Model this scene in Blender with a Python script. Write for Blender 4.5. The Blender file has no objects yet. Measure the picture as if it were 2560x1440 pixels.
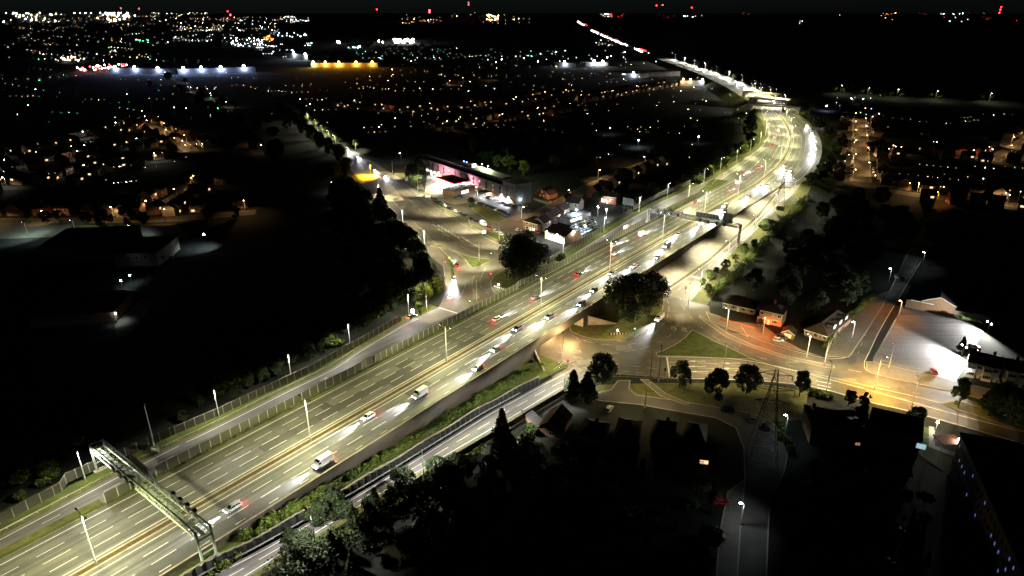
import bpy, bmesh, math, random
import numpy as np
from mathutils import Vector, Matrix
from mathutils.geometry import tessellate_polygon
C = bpy.context.scene.collection
D = bpy.data
random.seed(7); RNG = np.random.RandomState(7)
R = math.radians
# ---------------------------------------------------------------- camera, world, exposure
F_PX, HOR, CAMH = 1660.0, 692.0, 118.0
TH = math.atan(HOR / F_PX); CT, ST = math.cos(TH), math.sin(TH)
cam = D.objects.new('camera', D.cameras.new('camera')); C.objects.link(cam)
cam.data.sensor_width = 36.0; cam.data.lens = 36.0 * F_PX / 2560.0
cam.data.clip_start = 1.0; cam.data.clip_end = 60000.0
cam.location = (0, 0, CAMH); cam.rotation_euler = (math.pi / 2 - TH, 0, 0)
sc = bpy.context.scene; sc.camera = cam
world = D.worlds.new('World'); sc.world = world; world.use_nodes = True
wn = world.node_tree.nodes; wl = world.node_tree.links
bg = wn['Background']
sky = wn.new('ShaderNodeTexSky'); sky.sky_type = 'NISHITA'; sky.sun_disc = False
sky.sun_elevation = R(8.0); sky.sun_rotation = R(150); sky.altitude = 50; sky.air_density = 1.2; sky.dust_density = .6
skd = wn.new('ShaderNodeHueSaturation'); skd.inputs['Saturation'].default_value = .45
skt = wn.new('ShaderNodeVectorMath'); skt.operation = 'MULTIPLY'; skt.inputs[1].default_value = (.62, 1.0, 1.12)
wl.new(sky.outputs[0], skd.inputs['Color']); wl.new(skd.outputs[0], skt.inputs[0]); wl.new(skt.outputs[0], bg.inputs[0]); bg.inputs[1].default_value = 0.0010
sc.view_settings.view_transform = 'Standard'; sc.view_settings.look = 'None'
sc.view_settings.exposure = 0.0; sc.view_settings.gamma = 1.0
sc.render.engine = 'CYCLES'
cy = sc.cycles
cy.use_denoising = True; cy.max_bounces = 3; cy.diffuse_bounces = 2; cy.glossy_bounces = 2
cy.transparent_max_bounces = 4; cy.transmission_bounces = 1; cy.sample_clamp_indirect = 3.0
cy.sample_clamp_direct = 0.0; cy.use_light_tree = True; cy.use_adaptive_sampling = True
cy.caustics_reflective = False; cy.caustics_refractive = False
LK = 2.7     # overall strength of the lamps

# ---------------------------------------------------------------- helpers
def G(px, py, z=0.0):
    """point at height z seen at pixel (px,py) of the 2560x1440 photograph"""
    u = (px - 1280) / F_PX; v = (720 - py) / F_PX
    dy = CT + v * ST; dz = -ST + v * CT
    t = (z - CAMH) / dz
    return Vector((u * t, dy * t, z))
def HT(r):                                      # height of the far hills
    t = min(1.0, max(0.0, (r - 2300.0) / 4300.0)); return 100.0 * t * t * (3 - 2 * t)
def GF(px, py, up=0.0):
    u = (px - 1280) / F_PX; v = (720 - py) / F_PX
    d = Vector((u, CT + v * ST, -ST + v * CT)); k = math.hypot(d.x, d.y)
    r = 300.0
    if py < 36:
        r = 4700 + 2000 * ((px * 7.31 + py * 131.7) % 1.0)
        return Vector((d.x * r / k, d.y * r / k, HT(r) + up))
    while r < 7200:
        t = r / k; z = CAMH + d.z * t
        if z <= HT(r) + up: return Vector((d.x * t, d.y * t, HT(r) + up))
        r += 15.0
    return Vector((d.x * 6700 / k, d.y * 6700 / k, HT(6700) + up))
def tag(o, label=None, cat=None, group=None, kind=None):
    if label: o['label'] = label
    if cat: o['category'] = cat
    if group: o['group'] = group
    if kind: o['kind'] = kind
    return o
def link(name, data, parent=None):
    o = D.objects.new(name, data); C.objects.link(o)
    if parent: o.parent = parent
    return o
def thing(name, label, cat, loc=(0, 0, 0), rz=0, group=None):
    o = link(name, None); o.location = loc; o.rotation_euler = (0, 0, rz); o.empty_display_size = .5
    return tag(o, label, cat, group)
def copy_tree(o, parent=None):
    c = o.copy(); C.objects.link(c); c.parent = parent
    for ch in list(KIDS.get(o.name, [])): KIDS.setdefault(c.name, []).append(copy_tree(ch, c))
    return c
KIDS = {}
def reg(root):                                   # remember children once (children lookups are slow)
    for ch in root.children:
        KIDS.setdefault(root.name, []).append(ch); reg(ch)
def place(proto, loc, rz=0, label=None, group=None, scale=None):
    if not proto.get('used'):
        proto['used'] = 1; o = proto
    else:
        o = copy_tree(proto)
    o.location = loc; o.rotation_euler = (0, 0, rz)
    if scale: o.scale = (scale,) * 3 if isinstance(scale, (int, float)) else scale
    if label: o['label'] = label
    if group: o['group'] = group
    elif 'group' in o: del o['group']
    return o
class MB:
    def __init__(s): s.v = []; s.f = []; s.m = []; s.uv = []; s.mats = []
    def mi(s, m):
        if m not in s.mats: s.mats.append(m)
        return s.mats.index(m)
    def face(s, pts, m, uv=None):
        i = len(s.v); s.v.extend([tuple(p) for p in pts]); s.f.append(tuple(range(i, i + len(pts)))); s.m.append(s.mi(m))
        s.uv.extend(uv if uv else [(p[0], p[1]) for p in pts])
    def box(s, c, d, m, rz=0, taper=1.0, mtop=None):
        x, y, z = d[0] / 2, d[1] / 2, d[2] / 2; co, si = math.cos(rz), math.sin(rz)
        def q(a, b, e):
            t = taper if e > 0 else 1.0
            a *= x * t; b *= y * t
            return (c[0] + a * co - b * si, c[1] + a * si + b * co, c[2] + e * z)
        P8 = [q(-1, -1, -1), q(1, -1, -1), q(1, 1, -1), q(-1, 1, -1), q(-1, -1, 1), q(1, -1, 1), q(1, 1, 1), q(-1, 1, 1)]
        for k, f in enumerate(((3, 2, 1, 0), (4, 5, 6, 7), (0, 1, 5, 4), (1, 2, 6, 5), (2, 3, 7, 6), (3, 0, 4, 7))):
            s.face([P8[i] for i in f], mtop if (mtop and k == 1) else m)
    def tube(s, a, b, r0, m, r1=None, n=6, cap=True):
        a = Vector(a); b = Vector(b); r1 = r0 if r1 is None else r1
        d = (b - a)
        if d.length < 1e-6: return
        d.normalize(); u = d.orthogonal().normalized(); w = d.cross(u)
        ra = [a + (u * math.cos(2 * math.pi * i / n) + w * math.sin(2 * math.pi * i / n)) * r0 for i in range(n)]
        rb = [b + (u * math.cos(2 * math.pi * i / n) + w * math.sin(2 * math.pi * i / n)) * r1 for i in range(n)]
        for i in range(n):
            j = (i + 1) % n; s.face([ra[i], ra[j], rb[j], rb[i]], m)
        if cap: s.face(ra[::-1], m); s.face(rb, m)
    def path(s, pts, r, m, n=5):
        for a, b in zip(pts, pts[1:]): s.tube(a, b, r, m, n=n)
    def ball(s, c, r, m, seg=8, rings=5, sz=1.0):
        for j in range(rings):
            t0 = math.pi * j / rings; t1 = math.pi * (j + 1) / rings
            for i in range(seg):
                p0 = 2 * math.pi * i / seg; p1 = 2 * math.pi * (i + 1) / seg
                q = [(c[0] + r * math.sin(t) * math.cos(p), c[1] + r * math.sin(t) * math.sin(p), c[2] + r * sz * math.cos(t)) for t, p in ((t0, p0), (t1, p0), (t1, p1), (t0, p1))]
                s.face(q, m)
    def build(s, name, parent=None, smooth=False, off=None):
        if off is not None: s.v = [(p[0] - off[0], p[1] - off[1], p[2] - off[2]) for p in s.v]
        me = D.meshes.new(name); me.from_pydata(s.v, [], s.f)
        for m in s.mats: me.materials.append(m)
        me.polygons.foreach_set('material_index', s.m)
        uvl = me.uv_layers.new(name='UVMap'); uvl.data.foreach_set('uv', np.array(s.uv, dtype=np.float32).ravel())
        if smooth: me.polygons.foreach_set('use_smooth', [True] * len(s.f))
        me.update()
        return link(name, me, parent)

# ---------------------------------------------------------------- materials
def mat(name, col, rough=.8, var=.25, scale=.5, metal=0.0, col2=None, streak=None, em=None, es=0.0, sample=True, bump=0.0, spec=.3):
    m = D.materials.new(name); m.use_nodes = True; nt = m.node_tree; N = nt.nodes; L = nt.links
    b = N['Principled BSDF']; b.inputs['Roughness'].default_value = rough; b.inputs['Metallic'].default_value = metal
    b.inputs['Specular IOR Level'].default_value = spec
    if em:
        b.inputs['Base Color'].default_value = (*em, 1)
        b.inputs['Emission Color'].default_value = (*em, 1); b.inputs['Emission Strength'].default_value = es
        if not sample: m.cycles.emission_sampling = 'NONE'
        return m
    c2 = col2 or tuple(c * (1 - var) for c in col)
    ge = N.new('ShaderNodeNewGeometry'); no = N.new('ShaderNodeTexNoise'); no.inputs['Scale'].default_value = scale
    no.inputs['Detail'].default_value = 5; no.inputs['Roughness'].default_value = .65
    L.new(ge.outputs['Position'], no.inputs['Vector'])
    ra = N.new('ShaderNodeValToRGB'); ra.color_ramp.elements[0].position = .32; ra.color_ramp.elements[1].position = .68
    ra.color_ramp.elements[0].color = (*c2, 1); ra.color_ramp.elements[1].color = (*col, 1)
    L.new(no.outputs[0], ra.inputs[0]); out = ra.outputs[0]
    if streak:
        # tyre wear and lane joints that run along the road: u along, v across, in metres
        tc = N.new('ShaderNodeTexCoord'); mp = N.new('ShaderNodeMapping'); mp.inputs['Scale'].default_value = (streak[0], streak[1], 1)
        L.new(tc.outputs['UV'], mp.inputs['Vector'])
        n2 = N.new('ShaderNodeTexNoise'); n2.inputs['Scale'].default_value = 1.0; n2.inputs['Detail'].default_value = 4
        L.new(mp.outputs[0], n2.inputs['Vector'])
        r2 = N.new('ShaderNodeMapRange'); r2.inputs[1].default_value = .3; r2.inputs[2].default_value = .7
        r2.inputs[3].default_value = 1 - streak[2]; r2.inputs[4].default_value = 1 + streak[2]
        L.new(n2.outputs[0], r2.inputs[0])
        mx = N.new('ShaderNodeVectorMath'); mx.operation = 'SCALE'; L.new(out, mx.inputs[0]); L.new(r2.outputs[0], mx.inputs['Scale']); out = mx.outputs[0]
    L.new(out, b.inputs['Base Color'])
    if bump:
        bu = N.new('ShaderNodeBump'); bu.inputs['Strength'].default_value = bump; bu.inputs['Distance'].default_value = .3
        n3 = N.new('ShaderNodeTexNoise'); n3.inputs['Scale'].default_value = 3.0; L.new(ge.outputs['Position'], n3.inputs['Vector'])
        L.new(n3.outputs[0], bu.inputs['Height']); L.new(bu.outputs[0], b.inputs['Normal'])
    return m
def ribmat(name, a, b_, sx, rough=.7, horizontal=False):
    """boarded or ribbed sheet: bands across the UV u axis (metres)"""
    m = D.materials.new(name); m.use_nodes = True; nt = m.node_tree; N = nt.nodes; L = nt.links
    b = N['Principled BSDF']; b.inputs['Roughness'].default_value = rough
    tc = N.new('ShaderNodeTexCoord'); w = N.new('ShaderNodeTexWave'); w.bands_direction = 'Y' if horizontal else 'X'; w.inputs['Scale'].default_value = sx
    w.inputs['Distortion'].default_value = .6; w.inputs['Detail'].default_value = 3
    L.new(tc.outputs['UV'], w.inputs['Vector'])
    no = N.new('ShaderNodeTexNoise'); no.inputs['Scale'].default_value = .35; no.inputs['Detail'].default_value = 5; L.new(tc.outputs['UV'], no.inputs['Vector'])
    ad = N.new('ShaderNodeMath'); ad.operation = 'MULTIPLY_ADD'; ad.inputs[1].default_value = .5; L.new(w.outputs['Fac'], ad.inputs[0]); L.new(no.outputs[0], ad.inputs[2])
    ra = N.new('ShaderNodeValToRGB'); ra.color_ramp.elements[0].position = .35; ra.color_ramp.elements[1].position = .95
    ra.color_ramp.elements[0].color = (*b_, 1); ra.color_ramp.elements[1].color = (*a, 1)
    L.new(ad.outputs[0], ra.inputs[0]); L.new(ra.outputs[0], b.inputs['Base Color'])
    return m
M = {}
M['ground'] = mat('ground', (.009, .011, .006), col2=(.004, .005, .003), scale=.05, rough=.95)
M['mway'] = mat('mway_asphalt', (.094, .093, .088), col2=(.068, .068, .064), scale=.35, rough=.62, streak=(.012, .95, .42))
M['slip'] = mat('slip_asphalt', (.10, .096, .098), col2=(.078, .074, .078), scale=.3, rough=.62, streak=(.02, .9, .35))
M['asph'] = mat('junction_asphalt', (.100, .088, .068), col2=(.046, .041, .034), scale=.16, rough=.68, bump=.08)
M['asph2'] = mat('patched_asphalt', (.17, .145, .11), col2=(.085, .072, .056), scale=.9, rough=.7)
M['street'] = mat('street_asphalt', (.085, .078, .066), col2=(.055, .05, .043), scale=.2, rough=.8)
M['paving'] = mat('paving', (.14, .125, .10), col2=(.09, .08, .066), scale=.7, rough=.8)
M['kerb'] = mat('kerb_stone', (.30, .27, .2), var=.3, scale=2.0)
M['conc'] = mat('concrete', (.30, .26, .20), col2=(.17, .145, .11), scale=.35)
M['concd'] = mat('old_concrete', (.20, .18, .15), col2=(.10, .09, .075), scale=.5)
M['paint'] = mat('road_paint', (.72, .70, .62), col2=(.42, .41, .36), scale=2.5, rough=.6)
M['paintw'] = mat('worn_paint', (.55, .53, .45), col2=(.20, .19, .16), scale=1.5, rough=.7)
M['faint'] = mat('faint_paint', (.20, .195, .19), col2=(.10, .097, .098), scale=1.2, rough=.7)
M['grass'] = mat('grass', (.065, .078, .012), col2=(.024, .038, .005), scale=.35, rough=.95, bump=.3)
M['grassd'] = mat('dry_grass', (.105, .095, .026), col2=(.040, .050, .010), scale=.5, rough=.95, bump=.3)
M['soil'] = mat('soil', (.075, .052, .026), col2=(.030, .022, .012), scale=1.5, rough=1)
M['steel'] = mat('galvanised_steel', (.42, .43, .42), var=.25, scale=1.5, rough=.42, metal=.5)
M['pole'] = mat('pole_steel', (.78, .78, .74), var=.15, scale=1.0, rough=.4, metal=.3)
M['gantry'] = mat('gantry_paint', (.34, .40, .33), col2=(.20, .24, .19), scale=1.3, rough=.5, metal=.2)
M['dark'] = mat('dark_metal', (.02, .022, .022), var=.3, scale=2, rough=.5)
M['black'] = mat('black_plastic', (.008, .008, .008), var=.3, rough=.5)
M['fence'] = ribmat('fence_boards', (.034, .034, .026), (.016, .016, .012), 2.6)
M['fpost'] = mat('fence_post', (.24, .23, .17), var=.3, scale=2)
M['wood'] = ribmat('timber_boards', (.036, .028, .017), (.006, .005, .003), .9)
M['brick'] = mat('red_brick', (.26, .09, .045), col2=(.15, .05, .028), scale=3)
M['brickb'] = mat('brown_brick', (.22, .14, .085), col2=(.13, .08, .05), scale=3)
M['render'] = mat('cream_render', (.30, .26, .20), var=.2, scale=.8)
M['white'] = mat('white_paint', (.72, .71, .67), var=.12, scale=1.0, rough=.5)
M['roof'] = mat('roof_tiles', (.045, .032, .024), col2=(.02, .015, .012), scale=2, rough=.8, spec=.1)
M['roofg'] = mat('grey_roof', (.06, .06, .062), var=.4, scale=1.0, rough=.7)
M['glass'] = mat('dark_glass', (.012, .014, .016), var=.2, rough=.12, spec=.6)
M['clad'] = ribmat('grey_cladding', (.30, .28, .27), (.19, .175, .17), 1.2)
M['clads'] = ribmat('slate_cladding', (.10, .11, .115), (.06, .068, .072), 2.5)
M['tyre'] = mat('tyre', (.012, .012, .012), rough=.9)
M['bark'] = mat('bark', (.07, .05, .035), var=.4, scale=3)
M['blue'] = mat('blue_sign', (.02, .05, .22), var=.2, rough=.4)
M['signback'] = mat('sign_back', (.10, .115, .10), var=.3, scale=1, rough=.5)
def leafmat(n, a, b):
    m = mat(n, a, col2=b, scale=.9, rough=.75, spec=.25)
    return m
M['leaf'] = leafmat('leaf_mid', (.038, .060, .012), (.012, .022, .005))
M['leafy'] = leafmat('leaf_light', (.125, .165, .014), (.040, .062, .006))
M['leafd'] = leafmat('leaf_dark', (.018, .028, .010), (.007, .012, .005))
def emit(n, c, s): return mat(n, c, em=c, es=s, sample=False)
M['e_white'] = emit('lamp_white', (1.0, .96, .86), 60); M['e_cool'] = emit('lamp_cool', (.75, .88, 1.0), 70)
M['e_warm'] = emit('lamp_warm', (1.0, .62, .25), 45); M['e_sod'] = emit('lamp_orange', (1.0, .36, .06), 40)
M['e_red'] = emit('lamp_red', (1.0, .02, .02), 40); M['e_green'] = emit('lamp_green', (.1, 1.0, .35), 25)
M['e_blue'] = emit('lamp_blue', (.12, .2, 1.0), 30)
M['win_w'] = emit('window_warm', (1.0, .62, .32), 1.6); M['win_c'] = emit('window_cool', (.55, .85, .95), .7)
M['win_b'] = emit('window_blue', (.22, .35, 1.0), .35); M['win_d'] = emit('window_dim', (1.0, .55, .25), .35)
M['head'] = emit('headlight', (1.0, .97, .88), 90); M['tail'] = emit('taillight', (1.0, .03, .03), 14)
M['sign_w'] = emit('lit_sign_white', (1.0, .98, .95), 3.0); M['sign_r'] = emit('lit_sign_red', (.95, .01, .04), 1.6)

def light(kind, name, loc, power, col, parent=None, size=160, blend=.5, rot=None, radius=.2):
    l = D.lights.new(name, kind); l.energy = power * LK; l.color = col
    if kind == 'SPOT': l.spot_size = R(size); l.spot_blend = blend
    if kind != 'AREA': l.shadow_soft_size = radius
    else: l.size = radius
    if kind == 'SPOT' and size >= 150 and name == 'lamp_light':
        # street luminaires throw more light sideways than straight down
        l.use_nodes = True; nt = l.node_tree; e = nt.nodes['Emission']; tc = nt.nodes.new('ShaderNodeTexCoord'); sx = nt.nodes.new('ShaderNodeSeparateXYZ')
        ab = nt.nodes.new('ShaderNodeMath'); ab.operation = 'ABSOLUTE'; mx_ = nt.nodes.new('ShaderNodeMath'); mx_.operation = 'MAXIMUM'; mx_.inputs[1].default_value = .42
        pw = nt.nodes.new('ShaderNodeMath'); pw.operation = 'POWER'; pw.inputs[1].default_value = -1.7
        nt.links.new(tc.outputs['Normal'], sx.inputs[0]); nt.links.new(sx.outputs['Z'], ab.inputs[0]); nt.links.new(ab.outputs[0], mx_.inputs[0]); nt.links.new(mx_.outputs[0], pw.inputs[0])
        ml = nt.nodes.new('ShaderNodeMath'); ml.operation = 'MULTIPLY'; ml.inputs[1].default_value = .55; nt.links.new(pw.outputs[0], ml.inputs[0]); nt.links.new(ml.outputs[0], e.inputs['Strength'])
    o = link(name, l, parent); o.location = loc
    if rot: o.rotation_euler = rot
    return o
def smooth_path(pts, step=4.0):
    """Catmull-Rom through 3D points, resampled"""
    P = [Vector(p) for p in pts]; P = [P[0] * 2 - P[1]] + P + [P[-1] * 2 - P[-2]]
    out = []
    for i in range(1, len(P) - 2):
        n = max(1, int((P[i + 1] - P[i]).length / step))
        for k in range(n):
            t = k / n; a, b, c, d = P[i - 1], P[i], P[i + 1], P[i + 2]
            out.append(.5 * ((2 * b) + (c - a) * t + (2 * a - 5 * b + 4 * c - d) * t * t + (3 * b - a - 3 * c + d) * t ** 3))
    out.append(P[-2]); return out
def poly(name, pts, z, m, skirt=0.0, kind='structure', parent=None, mb=None, mskirt=None):
    P = [Vector((p[0], p[1], z)) for p in pts]
    b = mb or MB()
    for t in tessellate_polygon([P]):
        tri = [P[i] for i in t]
        if (tri[1] - tri[0]).cross(tri[2] - tri[0]).z < 0: tri.reverse()
        b.face(tri, m)
    if skirt:
        for i in range(len(P)):
            a, c = P[i], P[(i + 1) % len(P)]
            b.face([a, c, c - Vector((0, 0, skirt)), a - Vector((0, 0, skirt))], mskirt or m)
    if mb: return None
    o = b.build(name, parent)
    if kind: tag(o, kind=kind)
    return o
def W(pxs, z=0.0): return [G(x, y, z) for x, y in pxs]
def ribbon(mb, pts, l, r, m, z=0.0, zl=0.0, zr=0.0):
    """strip along pts; offsets l (left) and r (right) may be numbers or lists; uv = metres along / across"""
    n = len(pts); s = 0; prev = None
    for i in range(n):
        a = pts[max(0, i - 1)]; b = pts[min(n - 1, i + 1)]
        t = Vector((b[0] - a[0], b[1] - a[1], 0)).normalized(); nn = Vector((t.y, -t.x, 0))
        p = Vector(pts[i]); li = l[i] if hasattr(l, '__len__') else l; ri = r[i] if hasattr(r, '__len__') else r
        if i: s += (p - Vector(pts[i - 1])).length
        A = p + nn * li + Vector((0, 0, z + zl)); B = p + nn * ri + Vector((0, 0, z + zr))
        cur = (A, B, s, li, ri)
        if prev:
            mb.face([prev[1], B, A, prev[0]], m, [(prev[2], prev[4]), (s, ri), (s, li), (prev[2], prev[3])])
        prev = cur
ORD = ['first', 'second', 'third', 'fourth', 'fifth', 'sixth', 'seventh', 'eighth', 'ninth', 'tenth', 'eleventh', 'twelfth', 'thirteenth', 'fourteenth', 'fifteenth', 'sixteenth', 'seventeenth', 'eighteenth', 'nineteenth', 'twentieth']
for a in ('twenty', 'thirty', 'forty', 'fifty'):
    for b in ORD[:9]: ORD.append(a + '-' + b)
    ORD.append({'twenty': 'thirtieth', 'thirty': 'fortieth', 'forty': 'fiftieth', 'fifty': 'sixtieth'}[a])

# ---------------------------------------------------------------- motorway frame: s along, n across (right positive)
A0 = Vector((-74.15, 135.17, 7)); DV = Vector((.6041, .7969, 0)); NV = Vector((.7969, -.6041, 0))
ctrl = [A0 + DV * s for s in (-120, -60, 0, 60, 120, 180, 240, 300, 360, 395)]
ctrl += [Vector((176, 467, 7)), Vector((200, 505, 7)), Vector((224, 550, 7)), Vector((247, 600, 7)), Vector((268, 652, 7)), Vector((286, 708, 7)), Vector((301, 762, 7)),
         Vector((312, 805, 7)), Vector((325, 864, 7)), Vector((338, 932, 7)), Vector((351, 1030, 7)), Vector((364, 1150, 7)), Vector((373, 1270, 7)), Vector((379, 1400, 7)), Vector((384, 1617, 7)), Vector((384, 1900, 7))]
_p = smooth_path(ctrl, 3.0)
CL = []; S_ = []; acc = -120.0
for i, p in enumerate(_p):
    if i: acc += (p - _p[i - 1]).length
    CL.append(p); S_.append(acc)
S_ = np.array(S_); XS = np.array([p.x for p in CL]); YS = np.array([p.y for p in CL])
def MP(s, n=0.0, z=7.0):
    x = np.interp(s, S_, XS); y = np.interp(s, S_, YS)
    x1 = np.interp(s + 2, S_, XS); y1 = np.interp(s + 2, S_, YS); x0 = np.interp(s - 2, S_, XS); y0 = np.interp(s - 2, S_, YS)
    t = Vector((x1 - x0, y1 - y0, 0)).normalized()
    return Vector((x + t.y * n, y - t.x * n, z))
def MD(s):
    a = MP(s - 2); b = MP(s + 2); return math.atan2(b.y - a.y, b.x - a.x)
def itp(tab): 
    xs = [a for a, _ in tab]; ys = [b for _, b in tab]
    return lambda s: float(np.interp(s, xs, ys))
NEDGE = itp([(-120, -15.8), (330, -15.8), (360, -22), (395, -28), (440, -28.5), (490, -27), (540, -22), (620, -18.5), (1800, -16)])
SEDGE = itp([(-120, 17.4), (395, 17.4), (415, 24), (440, 26), (560, 26), (700, 24), (800, 20), (1800, 18)])
def sline(s0, s1, nf, z=7.0, step=4.0):
    k = max(1, int((s1 - s0) / step)); f = nf if callable(nf) else (lambda s: nf)
    zf = z if callable(z) else (lambda s: z)
    return [MP(s0 + (s1 - s0) * i / k, f(s0 + (s1 - s0) * i / k), zf(s0 + (s1 - s0) * i / k)) for i in range(k + 1)]
def band(mb, s0, s1, n0, n1, z0, z1, m, step=4.0):
    """surface between two offset lines; n*,z* numbers or functions of s"""
    g = lambda f: f if callable(f) else (lambda s: f)
    n0, n1, z0, z1 = map(g, (n0, n1, z0, z1)); k = max(1, int((s1 - s0) / step)); pv = None
    for i in range(k + 1):
        s = s0 + (s1 - s0) * i / k
        a = MP(s, n0(s), z0(s)); b = MP(s, n1(s), z1(s))
        ln = (b - a).length if abs(n1(s) - n0(s)) < .6 else None
        ua, ub = ((s, z0(s)), (s, z1(s))) if ln is not None else ((s, n0(s)), (s, n1(s)))
        if pv: mb.face([pv[0], pv[1], b, a][::-1], m, [pv[2], pv[3], ub, ua][::-1])
        pv = (a, b, ua, ub)

# ---------------------------------------------------------------- ground and hills
gb = MB()
rs = list(range(0, 2301, 460)) + [2600, 2900, 3200, 3600, 4000, 4400, 4900, 5400, 6000, 6700, 9000, 16000, 30000]
prev = None
for r in rs:
    ring = []
    for k in range(73):
        a = R(-90 + k * 5 + 90) ; ring.append(Vector((r * math.cos(a), r * math.sin(a), HT(r) if r < 7000 else max(0, 100 - (r - 6700) * .03))))
    if prev:
        for k in range(72):
            if rs[rs.index(r) - 1] == 0: gb.face([prev[0], ring[k], ring[k + 1]], M['ground'])
            else: gb.face([prev[k], ring[k], ring[k + 1], prev[k + 1]], M['ground'])
    prev = ring
tag(gb.build('ground'), kind='structure')

# ---------------------------------------------------------------- motorway surfaces
zN1 = itp([(-120, 7), (-10, 7), (5, 6.7), (19, 5.7), (44, 4.2), (55, 3.3), (73, 2.1), (81, 1.6), (106, .6), (126, .05)])
nN1 = itp([(-120, -24), (-39, -24.4), (10, -27.1), (62, -32.5), (79, -37.5), (102, -41.5), (126, -42.5)])
zS1 = itp([(-120, 7), (-40, 6.8), (-16, 6.1), (-6, 5.6), (20, 4), (33, 3.1), (47, 2.4), (73, 1.2), (101, .35), (116, .05)])
nS1a = itp([(-120, 20), (-60, 21), (-16, 23.5), (-6, 25.2), (20, 26.5), (73, 27.2), (101, 30), (116, 32)])
nS1b = itp([(-120, 26), (-60, 28.5), (-16, 30.5), (24, 31.6), (47, 33), (84, 35.8), (101, 37), (116, 41)])
zS2 = itp([(198, .05), (229, .7), (258, 1.7), (286, 2.6), (320, 4), (374, 5.9), (413, 7)])
nS2a = itp([(198, 27.6), (249, 29.5), (332, 26.5), (385, 20.5), (413, 18.2)])
nS2b = itp([(198, 40), (210, 38.5), (229, 38.0), (245, 36.5), (258, 34), (286, 32.8), (320, 31), (374, 28.5), (413, 26)])
zN2 = itp([(175, .05), (205, .9), (240, 3.0), (280, 5.6), (320, 7), (420, 7)])
nN2 = itp([(175, -30), (230, -31), (300, -31), (360, -30), (420, -28.5)])
b = MB()
band(b, -120, 1800, NEDGE, .9, 7, 7, M['mway'])
band(b, -120, 1800, 3.4, SEDGE, 7, 7, M['mway'])
tag(b.build('motorway'), kind='structure')
b = MB(); band(b, -120, 1800, .9, 1.5, 7.12, 7.12, M['conc']); band(b, -120, 1800, 1.5, 2.8, 7.1, 7.1, M['soil']); band(b, -120, 1800, 2.8, 3.4, 7.12, 7.12, M['conc'])
band(b, -120, 1800, .9, .9, 7, 7.12, M['conc']); band(b, -120, 1800, 3.4, 3.4, 7.12, 7, M['conc'])
tag(b.build('central_reservation'), kind='structure')
b = MB(); band(b, -120, 126, nN1, -17.4, zN1, zN1, M['slip']); tag(b.build('north_slip_road'), kind='structure')
b = MB(); band(b, -120, 118, nS1a, nS1b, zS1, zS1, M['slip']); tag(b.build('south_slip_road'), kind='structure')
b = MB(); band(b, 198, 413, nS2a, nS2b, zS2, zS2, M['asph2']); tag(b.build('east_slip_road'), kind='structure')
b = MB(); band(b, 175, 400, nN2, -17.6, zN2, zN2, M['slip']); tag(b.build('west_slip_road'), kind='structure')
# embankment and verges
b = MB()
band(b, -120, 400, -16.9, NEDGE, 7.05, 7.02, M['grass'])                            # strip by the inner fence
band(b, -20, 126, -17.4, -17.1, zN1, 7, M['concd']); band(b, 170, 330, -17.6, -17.3, zN2, 7, M['concd'])
band(b, -120, -20, -19.5, -17.0, 7.06, 7.06, M['grassd'])
band(b, -120, 126, lambda s: nN1(s) - 2.2, nN1, lambda s: zN1(s) + .05, lambda s: zN1(s) + .03, M['grassd'])
band(b, -120, 126, lambda s: nN1(s) - 4.5, lambda s: nN1(s) - 2.2, lambda s: zN1(s) + .25, lambda s: zN1(s) + .05, M['grass'])
band(b, -120, 126, lambda s: nN1(s) - 5 - 2.2 * zN1(s), lambda s: nN1(s) - 4.5, 0.02, lambda s: zN1(s) + .25, M['grass'])
band(b, 175, 400, lambda s: nN2(s) - 3, nN2, lambda s: zN2(s) + .3, lambda s: zN2(s) + .04, M['grass'])
band(b, 175, 400, lambda s: nN2(s) - 3.2 - 2 * zN2(s), lambda s: nN2(s) - 3, 0.02, lambda s: zN2(s) + .3, M['grass'])
band(b, 400, 1800, lambda s: NEDGE(s) - 22, lambda s: NEDGE(s) - 3, 0.02, 7.3, M['grass'])
band(b, 400, 1800, lambda s: NEDGE(s) - 3, NEDGE, 7.3, 7.02, M['grassd'])
band(b, 413, 1800, SEDGE, lambda s: SEDGE(s) + 3, 7.02, 7.2, M['grassd'])
band(b, 413, 1800, lambda s: SEDGE(s) + 3, lambda s: SEDGE(s) + 20, 7.2, 0.02, M['grass'])
# south side, bottom left: bank between wall and slip
band(b, -120, 116, 17.7, lambda s: nS1a(s) - 1.6, lambda s: max(0.3, zS1(s) + .9), lambda s: zS1(s) + .5, M['grass'])
band(b, -120, 118, nS1b, lambda s: nS1b(s) + 1.6, lambda s: zS1(s) + .03, lambda s: zS1(s) + .06, M['grassd'])
band(b, -120, 118, lambda s: nS1b(s) + 1.6, lambda s: nS1b(s) + 3 + 2 * zS1(s), lambda s: zS1(s) + .06, 0.02, M['ground'])  # outer slope in near-black ground colour: its shade is painted in
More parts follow.
